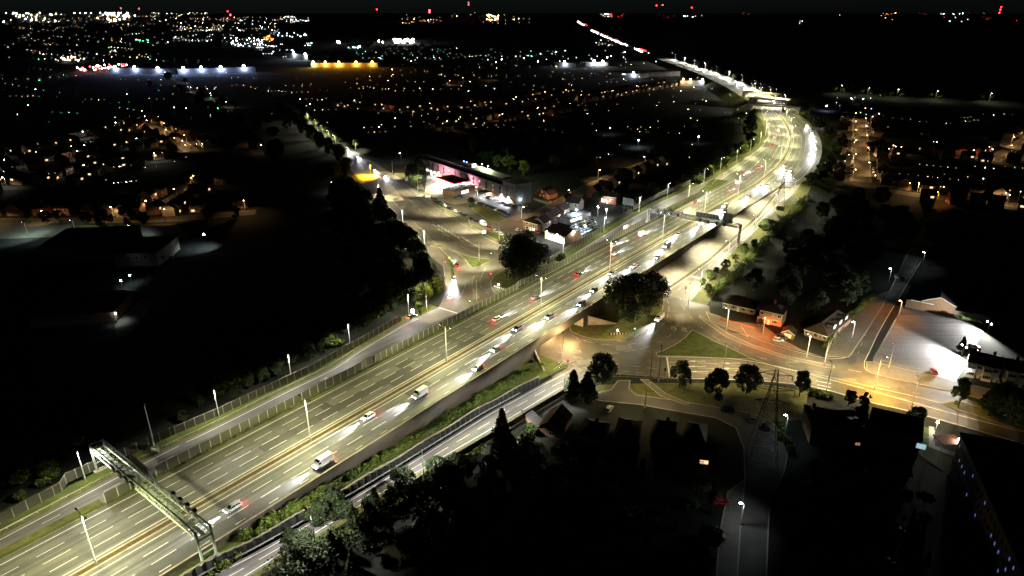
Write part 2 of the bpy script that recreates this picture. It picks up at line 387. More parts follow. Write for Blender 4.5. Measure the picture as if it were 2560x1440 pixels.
# east slip: paved slope under the boarded wall, and the grass bank beyond
band(b, 205, 412, lambda s: min(18.3, nS2a(s)), lambda s: nS2a(s) - .9, lambda s: min(zS2(s) + 3.6, 6.9), lambda s: zS2(s) + .15, M['conc'])
band(b, 205, 412, lambda s: nS2a(s) - .9, nS2a, lambda s: zS2(s) + .15, lambda s: zS2(s) + .04, M['grassd'])
band(b, 198, 420, nS2b, lambda s: nS2b(s) + 2.0, lambda s: zS2(s) + .05, lambda s: zS2(s) + .2, M['concd'])
band(b, 198, 420, lambda s: nS2b(s) + 2.0, lambda s: nS2b(s) + 9, lambda s: zS2(s) + .2, lambda s: zS2(s) * .75 + .05, M['grassd'])
band(b, 198, 420, lambda s: nS2b(s) + 9, lambda s: nS2b(s) + 24, lambda s: zS2(s) * .75 + .05, 0.02, M['ground'])  # unlit outer part of the bank, darkness put into its colour
# fill below the roundabout side
tag(b.build('embankment'), kind='structure')
# road bridge over the roundabout: fascias, abutments, parapets
br = thing('motorway_bridge', 'long concrete motorway bridge with brown boarded sides crossing the roundabout', 'bridge', (0, 0, 0))
b = MB(); band(b, -50, 412, 17.45, 17.9, 8.15, 8.15, M['conc']); band(b, -50, 412, 17.45, 17.45, 8.15, 7, M['concd']); b.build('parapet_cap', br)
b = MB()
def wallbot(s):
    if 116 <= s <= 147 or 181 <= s <= 206: return 4.6
    if s < 116: return max(0, min(zS1(s) - .2, 6.4))
    if s < 181: return 0
    return max(3.2, min(zS2(s) + 3.3, 6.6))
ss = sorted(set([-50 + 3 * i for i in range(155)] + [115.99, 116.0, 147.0, 147.01, 180.99, 181, 206, 206.01]))
for s0, s1 in zip(ss, ss[1:]):
    a0, a1 = MP(s0, 17.95), MP(s1, 17.95); zb0, zb1 = wallbot(s0), wallbot(s1)
    q = [Vector((a0.x, a0.y, zb0)), Vector((a1.x, a1.y, zb1)), Vector((a1.x, a1.y, 8.1)), Vector((a0.x, a0.y, 8.1))]
    b.face(q, M['wood'], [(s0, zb0), (s1, zb1), (s1, 8.1), (s0, 8.1)])
b.build('boarded_side', br)
b = MB()
for (s0, s1) in ((116, 147), (181, 206)):
    band(b, s0, s1, 17.9, -17.5, 4.6, 4.6, M['concd'], 6); band(b, s0, s1, -17.5, -17.5, 4.6, 7, M['conc'])
b.build('deck', br)
b = MB()
for s in (116, 147, 181, 206):
    a, c = MP(s, 17.6, 0), MP(s, -17.4, 0); up = Vector((0, 0, 4.6))
    b.face([a, c, c + up, a + up], M['conc'], [(0, 0), (35, 0), (35, 4.6), (0, 4.6)])
for s0, s1 in ((147, 181),):
    band(b, s0, s1, -17.5, -17.5, 0, 7, M['concd'])
b.build('abutment', br)
for s in (113, 150):
    b = MB()
    a = MP(s, 18, 0); c = MP(s + (8 if s > 130 else -6), 27, 0)
    for t in range(6):
        p = a.lerp(c, t / 6); q = a.lerp(c, (t + 1) / 6); h0 = 4 * (1 - t / 6) + .4; h1 = 4 * (1 - (t + 1) / 6) + .4
        for o in (0, .5):
            d = (c - a).normalized(); nn = Vector((d.y, -d.x, 0)) * o
            b.face([p + nn, q + nn, q + nn + Vector((0, 0, h1)), p + nn + Vector((0, 0, h0))], M['conc'])
        d = (c - a).normalized(); nn = Vector((d.y, -d.x, 0)) * .5
        b.face([p + Vector((0, 0, h0)), q + Vector((0, 0, h1)), q + nn + Vector((0, 0, h1)), p + nn + Vector((0, 0, h0))], M['conc'])
    b.build('wing_wall', br)

# ---------------------------------------------------------------- painted lines
pb = MB()
def dash(s0, s1, n, w=.15, m='paint', z=7.0):
    band(pb, s0, s1, (lambda s: (n(s) if callable(n) else n) - w / 2), (lambda s: (n(s) if callable(n) else n) + w / 2), lambda s: (z(s) if callable(z) else z) + .025, lambda s: (z(s) if callable(z) else z) + .025, M[m], 5)
dash(-120, 1750, 0, .22); dash(-120, 345, -14.2, .22); dash(-120, 405, 4.7, .22); dash(405, 1750, 4.7, .22)
dash(420, 1750, lambda s: NEDGE(s) + 1.6, .25); dash(413, 1750, lambda s: SEDGE(s) - 1.4, .25)
dash(-120, -22, -16.0, .15)
PH = 1.2
s = -119 + PH
while s < 1100:
    for n in (-3.5, -7.0, -10.5): dash(s, s + 5.6, n, .17)
    for n in (8.2, 11.8): dash(s - 3.8, s + 1.8, n, .17)
    if s < 400: dash(s - 3.8, s - 1.2, 15.3, .17)
    else: dash(s - 3.8, s + 1.8, 15.3, .17)
    if s > 420 and s < 640: dash(s - 3.8, s - 1.8, 18.9, .17)
    s += 9.0
dash(345, 520, -14.2, .2)
# nose hatching
for i in range(34):
    s = 382 + i * 4.5; 
    a = MP(s, NEDGE(s) + 5.2, 7.03); c = MP(s + 4, NEDGE(s) + 1.9, 7.03); t = MP(s + .5, NEDGE(s) + 5.2, 7.03) - a
    pb.face([a, a + t, c + t, c], M['paint'])
dash(378, 535, lambda s: NEDGE(s) + 5.3, .2)
for i in range(20):
    s = 405 + i * 3.6
    a = MP(s, 16.4, 7.03); c = MP(s - 3, 18.4, 7.03); t = MP(s + .5, 16.4, 7.03) - a
    pb.face([a, c, c + t, a + t], M['paint'])
dash(400, 478, 16.2, .2); dash(400, 470, 18.6, .2)
# slips
dash(-120, 112, lambda s: nN1(s) + 1.4, .2, z=zN1); dash(-120, 116, lambda s: nS1a(s) + .9, .2, z=zS1); dash(-60, 116, lambda s: nS1b(s) - .9, .2, z=zS1)
dash(-120, -22, -19.3, .2); dash(200, 400, lambda s: nN2(s) + 1, .2, z=zN2)
for i in range(24):
    s = -52 + i * 9
    if s < 110: dash(s, s + 5.5, lambda q: (nS1a(q) + nS1b(q)) / 2, .15, z=zS1)
for i in range(6): s = -60 + i * 14; dash(s, s + 4, lambda q: (nN1(q) - 17.4) / 2, .15, z=zN1)
for s in (84, 97, 106): dash(s, s + 8, lambda q: (nN1(q) - 17.4) / 2, .15, z=zN1)
dash(61, 66, lambda q: (nN1(q) - 17.4) / 2, .15, z=zN1)
dash(205, 405, lambda s: nS2a(s) + 1, .25, z=zS2); dash(205, 405, lambda s: nS2b(s) - .8, .25, z=zS2)
for i in range(22):
    s = 206 + i * 9
    dash(s, s + 4, lambda q: nS2a(q) * .62 + nS2b(q) * .38, .15, z=zS2)
    if s < 250: dash(s, s + 4, lambda q: nS2a(q) * .32 + nS2b(q) * .68, .15, z=zS2)
def quad(p, q, w, m='paint', z=.07, mb=None):
    a = Vector((p[0], p[1], z)); c = Vector((q[0], q[1], z)); d = (c - a).normalized(); n = Vector((d.y, -d.x, 0)) * w / 2
    (mb or pb).face([a - n, a + n, c + n, c - n], M[m])
def pline(pts, w=.15, m='paint', z=.07, gap=0, on=4):
    """painted line through pixel points on the ground"""
    P = smooth_path([G(x, y, 0) for x, y in pts], 2.0); s = 0
    for a, c in zip(P, P[1:]):
        s += (c - a).length
        if gap and (s % (on + gap)) > on: continue
        quad(a, c, w, m, z)
# stop lines / bars
quad(MP(198, 28), MP(208, 38), .45, z=.09); quad(MP(126, -42, 0), MP(127, -18, 0), .45, z=.09)
for s, k in ((224, 1.2), (262, 1.2)):
    for t in range(9):
        n0 = nS2a(s) + 1.8 + t * (nS2b(s) - nS2a(s) - 3.5) / 9
        a = MP(s, n0, zS2(s) + .03); c = MP(s + 3.2, n0 + .1, zS2(s) + .05); e = MP(s, n0 + .65, zS2(s) + .03); f = MP(s + 3.2, n0 + .75, zS2(s) + .05)
        pb.face([a, e, f, c], M['paint'])
def arrow(p, ang, L=5.0, z=.08, m='paint'):
    d = Vector((math.cos(ang), math.sin(ang), 0)); n = Vector((d.y, -d.x, 0)); p = Vector((p[0], p[1], z))
    pb.face([p - n * .12, p + n * .12, p + d * L * .6 + n * .12, p + d * L * .6 - n * .12], M[m])
    pb.face([p + d * L * .58 - n * .5, p + d * L * .58 + n * .5, p + d * L], M[m])
for s, n in ((216, 30.5), (216, 34.5), (252, 30.5), (252, 33.5)): 
    q = MP(s + 4, n, 0); arrow(q, MD(s) + math.pi, 5, zS2(s) + .1)
def text(body, p, ang, size, m='paint', ex=0.0, parent=None, name='lettering', rot=None, stretch=1.0):
    cu = D.curves.new(name, 'FONT'); cu.body = body; cu.size = size; cu.extrude = ex; cu.align_x = 'CENTER'
    t = D.objects.new('t', cu); C.objects.link(t); bpy.context.view_layer.update()
    me = D.meshes.new_from_object(t.evaluated_get(bpy.context.evaluated_depsgraph_get())); D.objects.remove(t)
    me.materials.clear(); me.materials.append(M[m]); o = link(name, me, parent); o.location = p
    o.rotation_euler = rot or (0, 0, ang); o.scale = (1, stretch, 1)
    return o
# junction lines
pline([(1430, 838), (1470, 855), (1520, 862), (1570, 862), (1620, 845), (1655, 815), (1672, 780), (1668, 745)], .15, 'paintw', gap=3, on=5)
pline([(1395, 880), (1470, 900), (1560, 912), (1660, 925)], .15, 'paintw', gap=3)
pline([(1400, 862), (1480, 885), (1560, 880), (1625, 865), (1680, 835), (1700, 800)], .15, 'paintw', gap=3)
pline([(1390, 895), (1470, 922), (1560, 928), (1655, 938)], .15, 'paintw', gap=2, on=2)
pline([(1700, 745), (1712, 775), (1738, 805), (1790, 845), (1860, 880), (1950, 908), (2060, 935), (2160, 958)], .15, 'paintw', gap=7, on=3)
pline([(1655, 795), (1690, 812), (1726, 826)], .15, 'paintw', gap=1.5, on=2.5)
pline([(1667, 892), (1674, 943)], .5)
for f in (.26, .5, .74):
    pline([(1669, 892 + 50 * f), (1800, 897 + 52 * f), (1920, 913 + 45 * f)], .15, 'paint', gap=3, on=8)
for x, y in ((1765, 903), (1765, 916), (1770, 929), (1850, 908), (1850, 921)): arrow(G(x, y), math.pi + .02, 7)
pline([(1645, 892), (1755, 894), (1855, 900), (1955, 919), (2020, 935), (2145, 968), (2270, 1003), (2395, 1038), (2560, 1080)], .28)
pline([(1820, 870), (1885, 899), (1965, 923), (2060, 940), (2187, 969), (2290, 992), (2360, 1010)], .2)
pline([(1680, 945), (1805, 948), (1905, 952), (2022, 965), (2080, 978), (2157, 1001), (2265, 1026), (2395, 1062), (2560, 1110)], .25)
pline([(1774, 797), (1871, 839), (1965, 872), (2021, 886), (2059, 895), (2100, 897), (2121, 893), (2145, 860), (2177, 812), (2219, 740), (2272, 626)], .22, 'paint')
pline([(2161, 905), (2180, 866), (2200, 825), (2250, 740), (2349, 577)], .22, 'paint')
pline([(2161, 905), (2165, 925), (2207, 941), (2305, 963), (2370, 977)], .2, 'paint')
pline([(2090, 917), (2120, 924), (2155, 931)], .3, 'paintw', gap=1, on=1)
pline([(1900, 895), (1985, 917), (2075, 937), (2160, 955), (2300, 985)], .15, 'paintw', gap=7, on=3)
pline([(2040, 952), (2078, 960)], .4); pline([(2042, 962), (2077, 969)], .4); pline([(2044, 971), (2075, 977)], .4)
pline([(2250, 995), (2350, 1022), (2450, 1052), (2560, 1083)], .15, 'paintw', gap=7, on=3)
pline([(2145, 885), (2150, 870), (2158, 850), (2170, 825)], .12, 'paintw', gap=6, on=3)
# north side
pline([(880, 375), (960, 430), (1030, 490), (1100, 550), (1170, 600), (1240, 632), (1285, 648)], .15, 'paintw', gap=3, on=5)
pline([(895, 385), (965, 445), (1025, 500), (1070, 545), (1110, 590), (1165, 622), (1225, 645)], .15, 'paintw', gap=6, on=3)
pline([(990, 470), (1060, 535), (1120, 582), (1190, 620), (1260, 640)], .15, 'paintw', gap=4, on=6)
pline([(985, 438), (1072, 507), (1194, 583), (1252, 614)], .25, 'paintw')
pline([(870, 395), (930, 448), (1000, 522), (1060, 580), (1110, 630), (1135, 655)], .2, 'paintw')
pline([(1185, 690), (1180, 712), (1188, 735), (1205, 750)], .15, 'paintw', gap=3, on=5)
pline([(1215, 670), (1200, 700), (1205, 722), (1222, 735)], .15, 'paintw', gap=3, on=5)
pline([(1165, 700), (1160, 725), (1140, 755)], .15, 'paintw', gap=3, on=4)
for x, y in ((1080, 560), (1095, 572), (1110, 584), (1150, 590), (1165, 600), (1180, 608)): quad(G(x, y), G(x + 14, y + 9), .3, 'paint')
for k in range(7):
    x = 1095 + k * 8; quad(G(x, 562 + k * 4.6), G(x + 5, 569 + k * 4.6), .8, 'paintw')
for k in range(9):
    x0 = 1440 + k * 14; pline([(x0, 846 + k * .8), (x0 + 12, 853)], .15, 'paintw')
tag(pb.build('road_markings'), kind='structure')
TX = []
t = text('M27', MP(52.5, (nN1(50) - 17.4) / 2 + .6 - 2.2, zN1(52.5) + .05), MD(50) - math.pi / 2, 2.2, 'paint', name='lane_lettering', stretch=2.0); t.rotation_euler = (0, R(0), MD(50) - math.pi / 2); tag(t, kind='structure')
t = text('M27', MP(88, -21.3, zN1(88) + .06), MD(88) - math.pi / 2, 2.2, 'paint', name='lane_lettering', stretch=2.0); tag(t, kind='structure')
t = text('A27', MP(89, -27.5, zN1(89) + .06), MD(88) - math.pi / 2, 2.2, 'paint', name='lane_lettering', stretch=2.0); tag(t, kind='structure')
for x, y in ((1703, 824), (1677, 820)):
    q = G(x, y, .08); t = text('M27', q, R(-100), 2.0, 'paintw', name='lane_lettering', stretch=1.6); tag(t, kind='structure')

M['patch1'] = mat('dark_patch_asphalt', (.058, .057, .055), col2=(.045, .044, .043), scale=.8, rough=.7); M['patch2'] = mat('pale_patch_asphalt', (.125, .12, .105), col2=(.10, .096, .084), scale=.8, rough=.7)
b = MB(); rp_ = random.Random(21)
for k in range(46):
    s = rp_.uniform(-100, 900); ln = rp_.uniform(8, 60); n0 = rp_.choice([-14.1, -10.5, -7, -3.5, 4.8, 8.3, 11.9]); w_ = rp_.choice([3.4, 3.4, 1.6, 6.9]); w_ = min(w_, (-.1 - n0) if n0 < 0 else 17 - n0)
    band(b, s, s + ln, n0, n0 + w_, 7.012 + k * .0002, 7.012 + k * .0002, M[rp_.choice(['patch1', 'patch1', 'patch2'])])
for s in (97, 115, 148, 180, 207, 330, 448, 470, 520, 560):  # dark cross bands: joints, with transverse shadows painted in
    for n0, n1 in ((-15.6, .8), (3.5, 17.2)): band(b, s, s + .5, n0, n1, 7.022, 7.022, M['patch1'], .5)
tag(b.build('road_patches'), kind='structure')
# ---------------------------------------------------------------- junction ground
cx, cyy, r0, r1 = 31.0, 271.0, 36.0, 55.0
b = MB()
for k in range(72):
    a0, a1 = R(k * 5), R(k * 5 + 5)
    b.face([(cx + r0 * math.cos(a0), cyy + r0 * math.sin(a0), .035), (cx + r1 * math.cos(a0), cyy + r1 * math.sin(a0), .035), (cx + r1 * math.cos(a1), cyy + r1 * math.sin(a1), .035), (cx + r0 * math.cos(a1), cyy + r0 * math.sin(a1), .035)], M['asph'])
tag(b.build('roundabout'), kind='structure')
NA = [(1088, 779), (1103, 757), (1111, 735), (1112, 700), (1106, 665), (1075, 640), (1040, 605), (1010, 577), (975, 537), (945, 505), (905, 462), (880, 430), (850, 400), (822, 375), (858, 362), (905, 388), (950, 415), (985, 435), (1030, 467), (1072, 500), (1130, 538), (1194, 575), (1258, 611), (1320, 645), (1330, 700), (1260, 760), (1180, 800)]
poly('north_road', W(NA), .045, M['asph'])
SA = [(1300, 800), (1335, 850), (1345, 880), (1358, 915), (1372, 935), (1425, 985), (1440, 935), (1500, 935), (1600, 940), (1680, 948), (1805, 950), (1905, 954), (1967, 961), (2022, 967), (2080, 980), (2157, 1003), (2265, 1028), (2395, 1064), (2495, 1094), (2640, 1135), (2640, 1075), (2500, 1030), (2370, 978), (2305, 964), (2207, 942), (2168, 927), (2160, 905), (2180, 866), (2200, 825), (2250, 740), (2300, 650), (2349, 577), (2368, 531), (2328, 527), (2272, 626), (2219, 735), (2177, 812), (2121, 897), (2059, 897), (2021, 888), (1965, 874), (1871, 841), (1774, 799), (1745, 785), (1725, 760), (1713, 737), (1712, 715), (1655, 728), (1600, 690), (1400, 790)]
poly('junction_road', W(SA), .05, M['asph'])
poly('patched_lanes', W([(1668, 893), (1755, 896), (1855, 902), (1955, 921), (2045, 945), (2040, 962), (1967, 958), (1905, 950), (1805, 946), (1676, 942)]), .058, M['asph2'])
def island(name, pxs, m, h=.14, smooth=True):
    P = [G(x, y) for x, y in pxs]
    poly(name, P, h, m, skirt=h, mskirt=M['kerb'])
    kb = MB(); Q = P + [P[0]]
    for a, c in zip(Q, Q[1:]): quad(a, c, .35, 'kerb', h + .012, kb)
    tag(kb.build('kerb'), kind='structure')
island('grass_island', [(1730, 825), (1750, 834), (1780, 851), (1825, 871), (1880, 898), (1800, 896), (1755, 893), (1700, 891), (1643, 890), (1640, 883), (1660, 877), (1695, 858), (1716, 842)], M['grass'])
island('verge_island', [(1750, 790), (1768, 800), (1821, 835), (1882, 863), (1965, 891), (2021, 902), (2060, 910), (2085, 915), (2086, 921), (2060, 919), (2021, 909), (1965, 897), (1918, 882), (1866, 864), (1815, 843), (1775, 815), (1748, 794)], M['paving'])
island('roundabout_island', [(1428, 830), (1455, 841), (1487, 848), (1550, 850), (1587, 843), (1620, 828), (1642, 806), (1656, 778), (1660, 750), (1655, 722), (1600, 700), (1420, 800)], M['grassd'])
island('roundabout_verge', [(1262, 745), (1236, 732), (1228, 716), (1227, 704), (1234, 691), (1249, 680), (1300, 655), (1400, 640), (1450, 650), (1420, 690), (1300, 745)], M['grassd'])
island('splitter_island', [(1075, 615), (1100, 612), (1130, 625), (1165, 640), (1210, 648), (1234, 650), (1215, 658), (1195, 667), (1180, 670), (1172, 662), (1160, 645), (1140, 630), (1110, 620)], M['grass'])
island('roadside_verge', [(1048, 480), (1062, 481), (1081, 503), (1130, 533), (1180, 561), (1220, 578), (1257, 590), (1262, 606), (1240, 600), (1194, 575), (1130, 538), (1072, 500)], M['grass'])
island('corner_verge', [(982, 435), (1010, 432), (1050, 455), (1060, 475), (1040, 470), (1010, 452)], M['grassd'])
poly('service_road', W([(1062, 478), (1100, 470), (1330, 560), (1290, 600), (1262, 607), (1220, 579), (1130, 534)]), .052, M['street'])
poly('hotel_car_park', W([(1180, 505), (1180, 488), (1290, 515), (1330, 525), (1318, 545), (1290, 553), (1240, 530)]), .06, M['slip'])
island('car_park_verge', [(1185, 515), (1210, 520), (1250, 540), (1265, 550), (1240, 556), (1215, 548), (1180, 522)], M['grassd'], .1)
poly('forecourt', W([(1062, 478), (1068, 440), (1105, 430), (1200, 470), (1180, 505), (1140, 512), (1090, 500)]), .065, M['conc'])
poly('yellow_layby', W([(885, 432), (925, 420), (985, 468), (1010, 500), (975, 505), (940, 490)]), .055, M['conc'])
island('frontage_pavement', [(1774, 801), (1871, 843), (1850, 812), (1800, 792), (1765, 780)], M['paving'])
poly('house_drives', W([(1815, 800), (1905, 812), (1960, 850), (2005, 875), (2059, 893), (2021, 884), (1965, 870), (1871, 838)]), .07, M['paving'])
island('corner_pavement', [(2066, 880), (2110, 815), (2187, 742), (2225, 728), (2205, 768), (2177, 811), (2121, 894), (2070, 893)], M['paving'])
poly('car_park', W([(2257, 769), (2473, 803), (2390, 952), (2182, 904)]), .09, M['slip'])
island('car_park_pavement', [(2165, 905), (2182, 905), (2390, 953), (2480, 975), (2460, 1000), (2370, 977), (2305, 963), (2207, 941), (2168, 925)], M['paving'])
island('road_verge', [(2356, 1008), (2400, 1003), (2460, 1022), (2640, 1085), (2640, 1105), (2560, 1078), (2450, 1042), (2395, 1026)], M['grassd'])
poly('park_lawn', W([(1440, 985), (1500, 962), (1640, 958), (1800, 957), (1920, 962), (2020, 980), (2010, 1050), (1900, 1055), (1790, 1038), (1720, 1020), (1600, 1002), (1480, 1000)]), .06, M['grassd'])
island('access_road', [(1450, 988), (1495, 982), (1528, 975), (1545, 952), (1575, 951), (1572, 972), (1590, 988), (1700, 1003), (1800, 1020), (1880, 1033), (1935, 1060), (1955, 1090), (1972, 1120), (1960, 1180), (1925, 1250), (1920, 1330), (1915, 1460), (1842, 1460), (1850, 1330), (1862, 1200), (1860, 1120), (1840, 1070), (1790, 1045), (1700, 1030), (1600, 1012), (1500, 1002)], M['street'], .1)
island('foot_path', [(1600, 949), (1620, 949), (1665, 985), (1725, 1010), (1712, 1012), (1650, 990), (1625, 968)], M['paving'], .13)
island('lane_pavement', [(1842, 1460), (1850, 1330), (1862, 1200), (1820, 1230), (1800, 1330), (1790, 1460)], M['paving'], .12)
poly('lawn', W([(2285, 1062), (2325, 1070), (2330, 1120), (2385, 1150), (2375, 1190), (2300, 1140), (2280, 1100)]), .06, M['grass'])
poly('entrance_path', W([(2322, 1066), (2336, 1068), (2337, 1115), (2390, 1132), (2384, 1142), (2322, 1118)]), .1, M['conc'])
poly('school_car_park', W([(295, 590), (350, 562), (440, 560), (470, 600), (400, 610), (330, 605)]), .06, M['street'])
poly('playground', W([(-40, 560), (190, 560), (140, 592), (-60, 600)]), .06, M['paving'])
poly('school_lawn', W([(190, 562), (330, 565), (290, 595), (150, 590)]), .065, M['grassd'])
b = MB(); rp_ = random.Random(5)
for (x, y, w_, h_) in ((1480, 905, 40, 7), (1560, 870, 22, 8), (1600, 915, 30, 6), (1700, 800, 12, 16), (1750, 825, 10, 8), (2100, 940, 50, 6), (2230, 975, 30, 7), (2350, 1015, 40, 8), (1120, 585, 16, 8), (1040, 510, 10, 10), (1160, 715, 14, 10), (1190, 735, 9, 14), (1085, 560, 14, 8), (2010, 925, 26, 5), (1690, 725, 16, 8), (2130, 900, 10, 12), (1440, 880, 16, 5), (1980, 905, 18, 4)):
    poly('', W([(x - w_, y - h_ * .8), (x + w_ * .8, y - h_), (x + w_, y + h_ * .7), (x - w_ * .9, y + h_)]), .062 + .0006 * (x % 7), M[rp_.choice(['patch1', 'patch2'])], mb=b)
for k in range(26):
    x, y = rp_.choice([(1420 + 25 * k, 935 + k * 1.5), (1700 + k * 9, 760 + k * 6.5), (1000 + k * 9, 470 + k * 6)]); q = G(x, y, .075); b.box((q.x, q.y, .07), (.7, .5, .02), M['dark'], .4)
tag(b.build('road_patches'), kind='structure')
# bay lines in the car park
b = MB()
A, B_, C2, D2 = [G(*p) for p in ((2257, 769), (2473, 803), (2390, 952), (2182, 904))]
for f in (.02, .26, .5, .74, .97):
    for k in range(28):
        if f in (.26, .74) and k % 7 == 6: continue
        t = (k + .5) / 28; p = (A.lerp(B_, t)).lerp(D2.lerp(C2, t), f); d = ((D2 - A).normalized()) * (2.4 if f not in (.02, .97) else 4.0)
        quad(p - d, p + d, .1, 'faint', .115, b)
tag(b.build('bay_lines'), kind='structure')
# ================================================================ street furniture
def lamp_proto(name, h, arms, reach, col, power, cat='street lamp', tilt=14, head='dark', size=151, lamp_r=.25, glow=None, pole_m='pole'):
    t = thing(name, '', cat)
    b = MB(); b.tube((0, 0, 0), (0, 0, 1.2), .17, M['steel'], n=8); b.tube((0, 0, 1.2), (0, 0, h), .15, M[pole_m], .09, n=8); b.build('pole', t)
    for k in range(arms):
        sg = 1 if k == 0 else -1
        b = MB(); b.tube((0, 0, h - .1), (0, sg * reach, h + .25), .05, M['dark'], .04); b.build('arm', t)
        hx = MB(); hx.box((0, sg * (reach + .35), h + .27), (.36, .8, .16), M[head], taper=.8); ho = hx.build('lamp_head', t)
        g = MB(); g.box((0, sg * (reach + .35), h + .17), (.28, .6, .03), M[glow or 'e_white']); g.build('lens', ho)
        light('SPOT', 'lamp_light', (0, sg * (reach + .35), h + .08), power, col, t, size, .35, radius=lamp_r, rot=(R(tilt), 0, 0) if arms == 1 and reach > .4 else None)
    bpy.context.view_layer.update(); reg(t); return t
YEL = (1.0, .95, .47); CRM = (1.0, .80, .40); WRM = (1.0, .56, .22); SOD = (1.0, .34, .04); COOL = (.72, .86, 1.0); WHT = (1.0, .95, .86)
PM = 13500
Lm = lamp_proto('motorway_lamp', 13.6, 2, 1.9, YEL, PM)
k = 0; sm = -86.0
while sm < 1000:
    if sm > -60:
        place(Lm, MP(sm, 2.15, 7.1), MD(sm), 'tall double-armed lamp on the central reservation, %s counting from the bottom left edge' % ORD[k], 'lamps down the middle of the motorway')
        k += 1
    sm += 56.3
Lv = lamp_proto('verge_lamp', 11.5, 1, 1.5, YEL, PM * .9)
k = 0
for s in list(range(330, 760, 46)):
    place(Lv, MP(s, NEDGE(s) - 1.5, 7.2), MD(s) + math.pi, 'single-armed lamp in the outer motorway verge inside the bend, %s from the near end' % ORD[k], 'single lamps along the motorway bend'); k += 1
Lf = lamp_proto('verge_lamp', 12, 1, 1.8, (1, .96, .80), PM * 6.0)
for k, s in enumerate(range(860, 1720, 95)):
    place(Lf, MP(s, SEDGE(s) + 1.5, 7.2), MD(s), 'lamp beside the far motorway beyond the overbridges, %s from the bridges' % ORD[k], 'lamps along the far motorway')
Ls = lamp_proto('slip_lamp', 9.5, 1, .5, (1, .97, .80), 6500, size=151)
for k, (s, n) in enumerate(((-19, -29.2), (18.5, -31), (47, -35.5), (77, -41.5), (112, -46))):
    place(Ls, MP(s, n, zN1(s)), MD(s) + math.pi, 'slim lamp by the left slip road fence, %s from the bottom left' % ORD[k], 'lamps beside the left slip road')
for k, s in enumerate((208, 250, 292, 330)):
    place(Ls, MP(s, nN2(s) - 1.2, zN2(s)), MD(s) + math.pi, 'slim lamp behind the far slip road fence, %s from the roundabout' % ORD[k], 'lamps beside the far slip road')
Lb = lamp_proto('road_lamp', 9.0, 1, 1.3, (1.0, .96, .86), 11000, size=151)
for k, (s, n, zz) in enumerate(((-30, 30, 6.2), (4, 33.2, 5.0), (38, 34.6, 2.9), (70, 37.2, 1.4), (100, 39, .3))):
    place(Lb, MP(s, n, zz), MD(s) , 'one-armed lamp on the outer kerb of the lower slip road, %s from the bottom' % ORD[k], 'lamps beside the lower slip road')
Lbw = lamp_proto('road_lamp', 9.0, 1, 1.3, (1, .95, .70), 21000, size=151, tilt=2)
for k, (s, n, zz) in enumerate(((214, 39.5, .3), (256, 36.5, 1.8), (305, 33.3, 3.6), (352, 31, 5.2), (395, 29, 6.6))):
    place(Lbw, MP(s, n, zz), MD(s), 'lamp on the outer kerb of the walled slip road, %s from the roundabout' % ORD[k], 'lamps beside the walled slip road')
Lj = lamp_proto('road_lamp', 10.5, 1, .9, CRM, 7600)
jl = [(1406, 900, 10.5, 'beside the bridge mouth'), (1808, 930, 0, 'among the round trees by the patched lanes'), (2066, 977, 0, 'between the two round trees and the arrows'), (2279, 1017, 0, 'on the kerb above the dark gabled house'),
      (1815, 831, 90, 'in front of the white bungalow'), (2015, 900, 90, 'on the narrow verge near its pointed end'), (1198, 654, 0, 'in the grass splitter island'), (1192, 755, 0, 'inside the roundabout by the fence'),
      (982, 437, 0, 'at the tip of the corner verge'), (948, 498, 170, 'added at the left kerb under the tall conifer'), (1008, 568, 170, 'added at the left kerb halfway down the wood edge'), (1062, 622, 170, 'added at the left kerb near the wood corner'), (1045, 478, 0, 'added between forecourt and main road'), (1111, 690, 0, 'at the wood edge by the curved road'), (1067, 774, 0, 'beside the pale bush at the slip road'), (1109, 527, 0, 'above the first parked white car'), (1173, 566, 0, 'beside the row of parked cars by the verge'), (1248, 602, 0, 'at the end of the parked cars near the board'),  # left-kerb and forecourt lamps are added to fill dark stretches of road
      (1720, 768, 0, 'at the kerb by the traffic lights'), (2220, 927, 0, 'on the pavement below the car park'), (2060, 915, 0, 'at the tip of the narrow verge')]
Ljn = lamp_proto('road_lamp', 10.5, 1, .9, (1, .88, .52), 16500)
for x, y, a, w in jl: place(Ljn if y < 700 else Lj, G(x, y, .1), R(a), 'grey street lamp ' + w, 'street lamps around the roundabout')
Lj2 = lamp_proto('street_lamp', 12.5, 1, 1.2, (1.0, .50, .05), 30000, size=128, pole_m='white')
place(Lj2, G(2185, 974, .1), R(-100), 'bright white-poled lamp throwing yellow light on the right-hand road')
Lw = lamp_proto('street_lamp', 7.5, 1, .8, WRM, 1500, glow='e_warm')
Lo = lamp_proto('street_lamp', 6.5, 1, .7, SOD, 2600, glow='e_sod', head='e_sod')
place(Lo, G(2247, 788, .1), R(100), 'orange sodium lamp at the top left corner of the car park')
place(Lo, G(2342, 505, .1), R(80), 'orange sodium lamp at the far end of the side road')
Lr = lamp_proto('street_lamp', 7.0, 1, .3, (1, .16, .02), 6500, glow='e_sod')
place(Lr, G(1907, 833, .1), R(180), 'short lamp throwing red-orange light before the white semi-detached houses')
Lc = lamp_proto('street_lamp', 6.5, 1, .5, (.8, .92, 1.0), 380, glow='e_cool', head='e_cool')
for x, y, w in ((1962, 1085, 'beside the lattice pylon road'), (1852, 1312, 'on the pavement of the dark lane at the bottom'), (2222, 705, 'halfway up the dark side road'), (2306, 662, 'by the parked cars up the side road'), (2130, 844, 'on the hard standing by the side road'), (1003, 402, 'by the car forecourt above the main road')):
    place(Lc, G(x, y, .1), R(90), 'small cool white lamp ' + w)
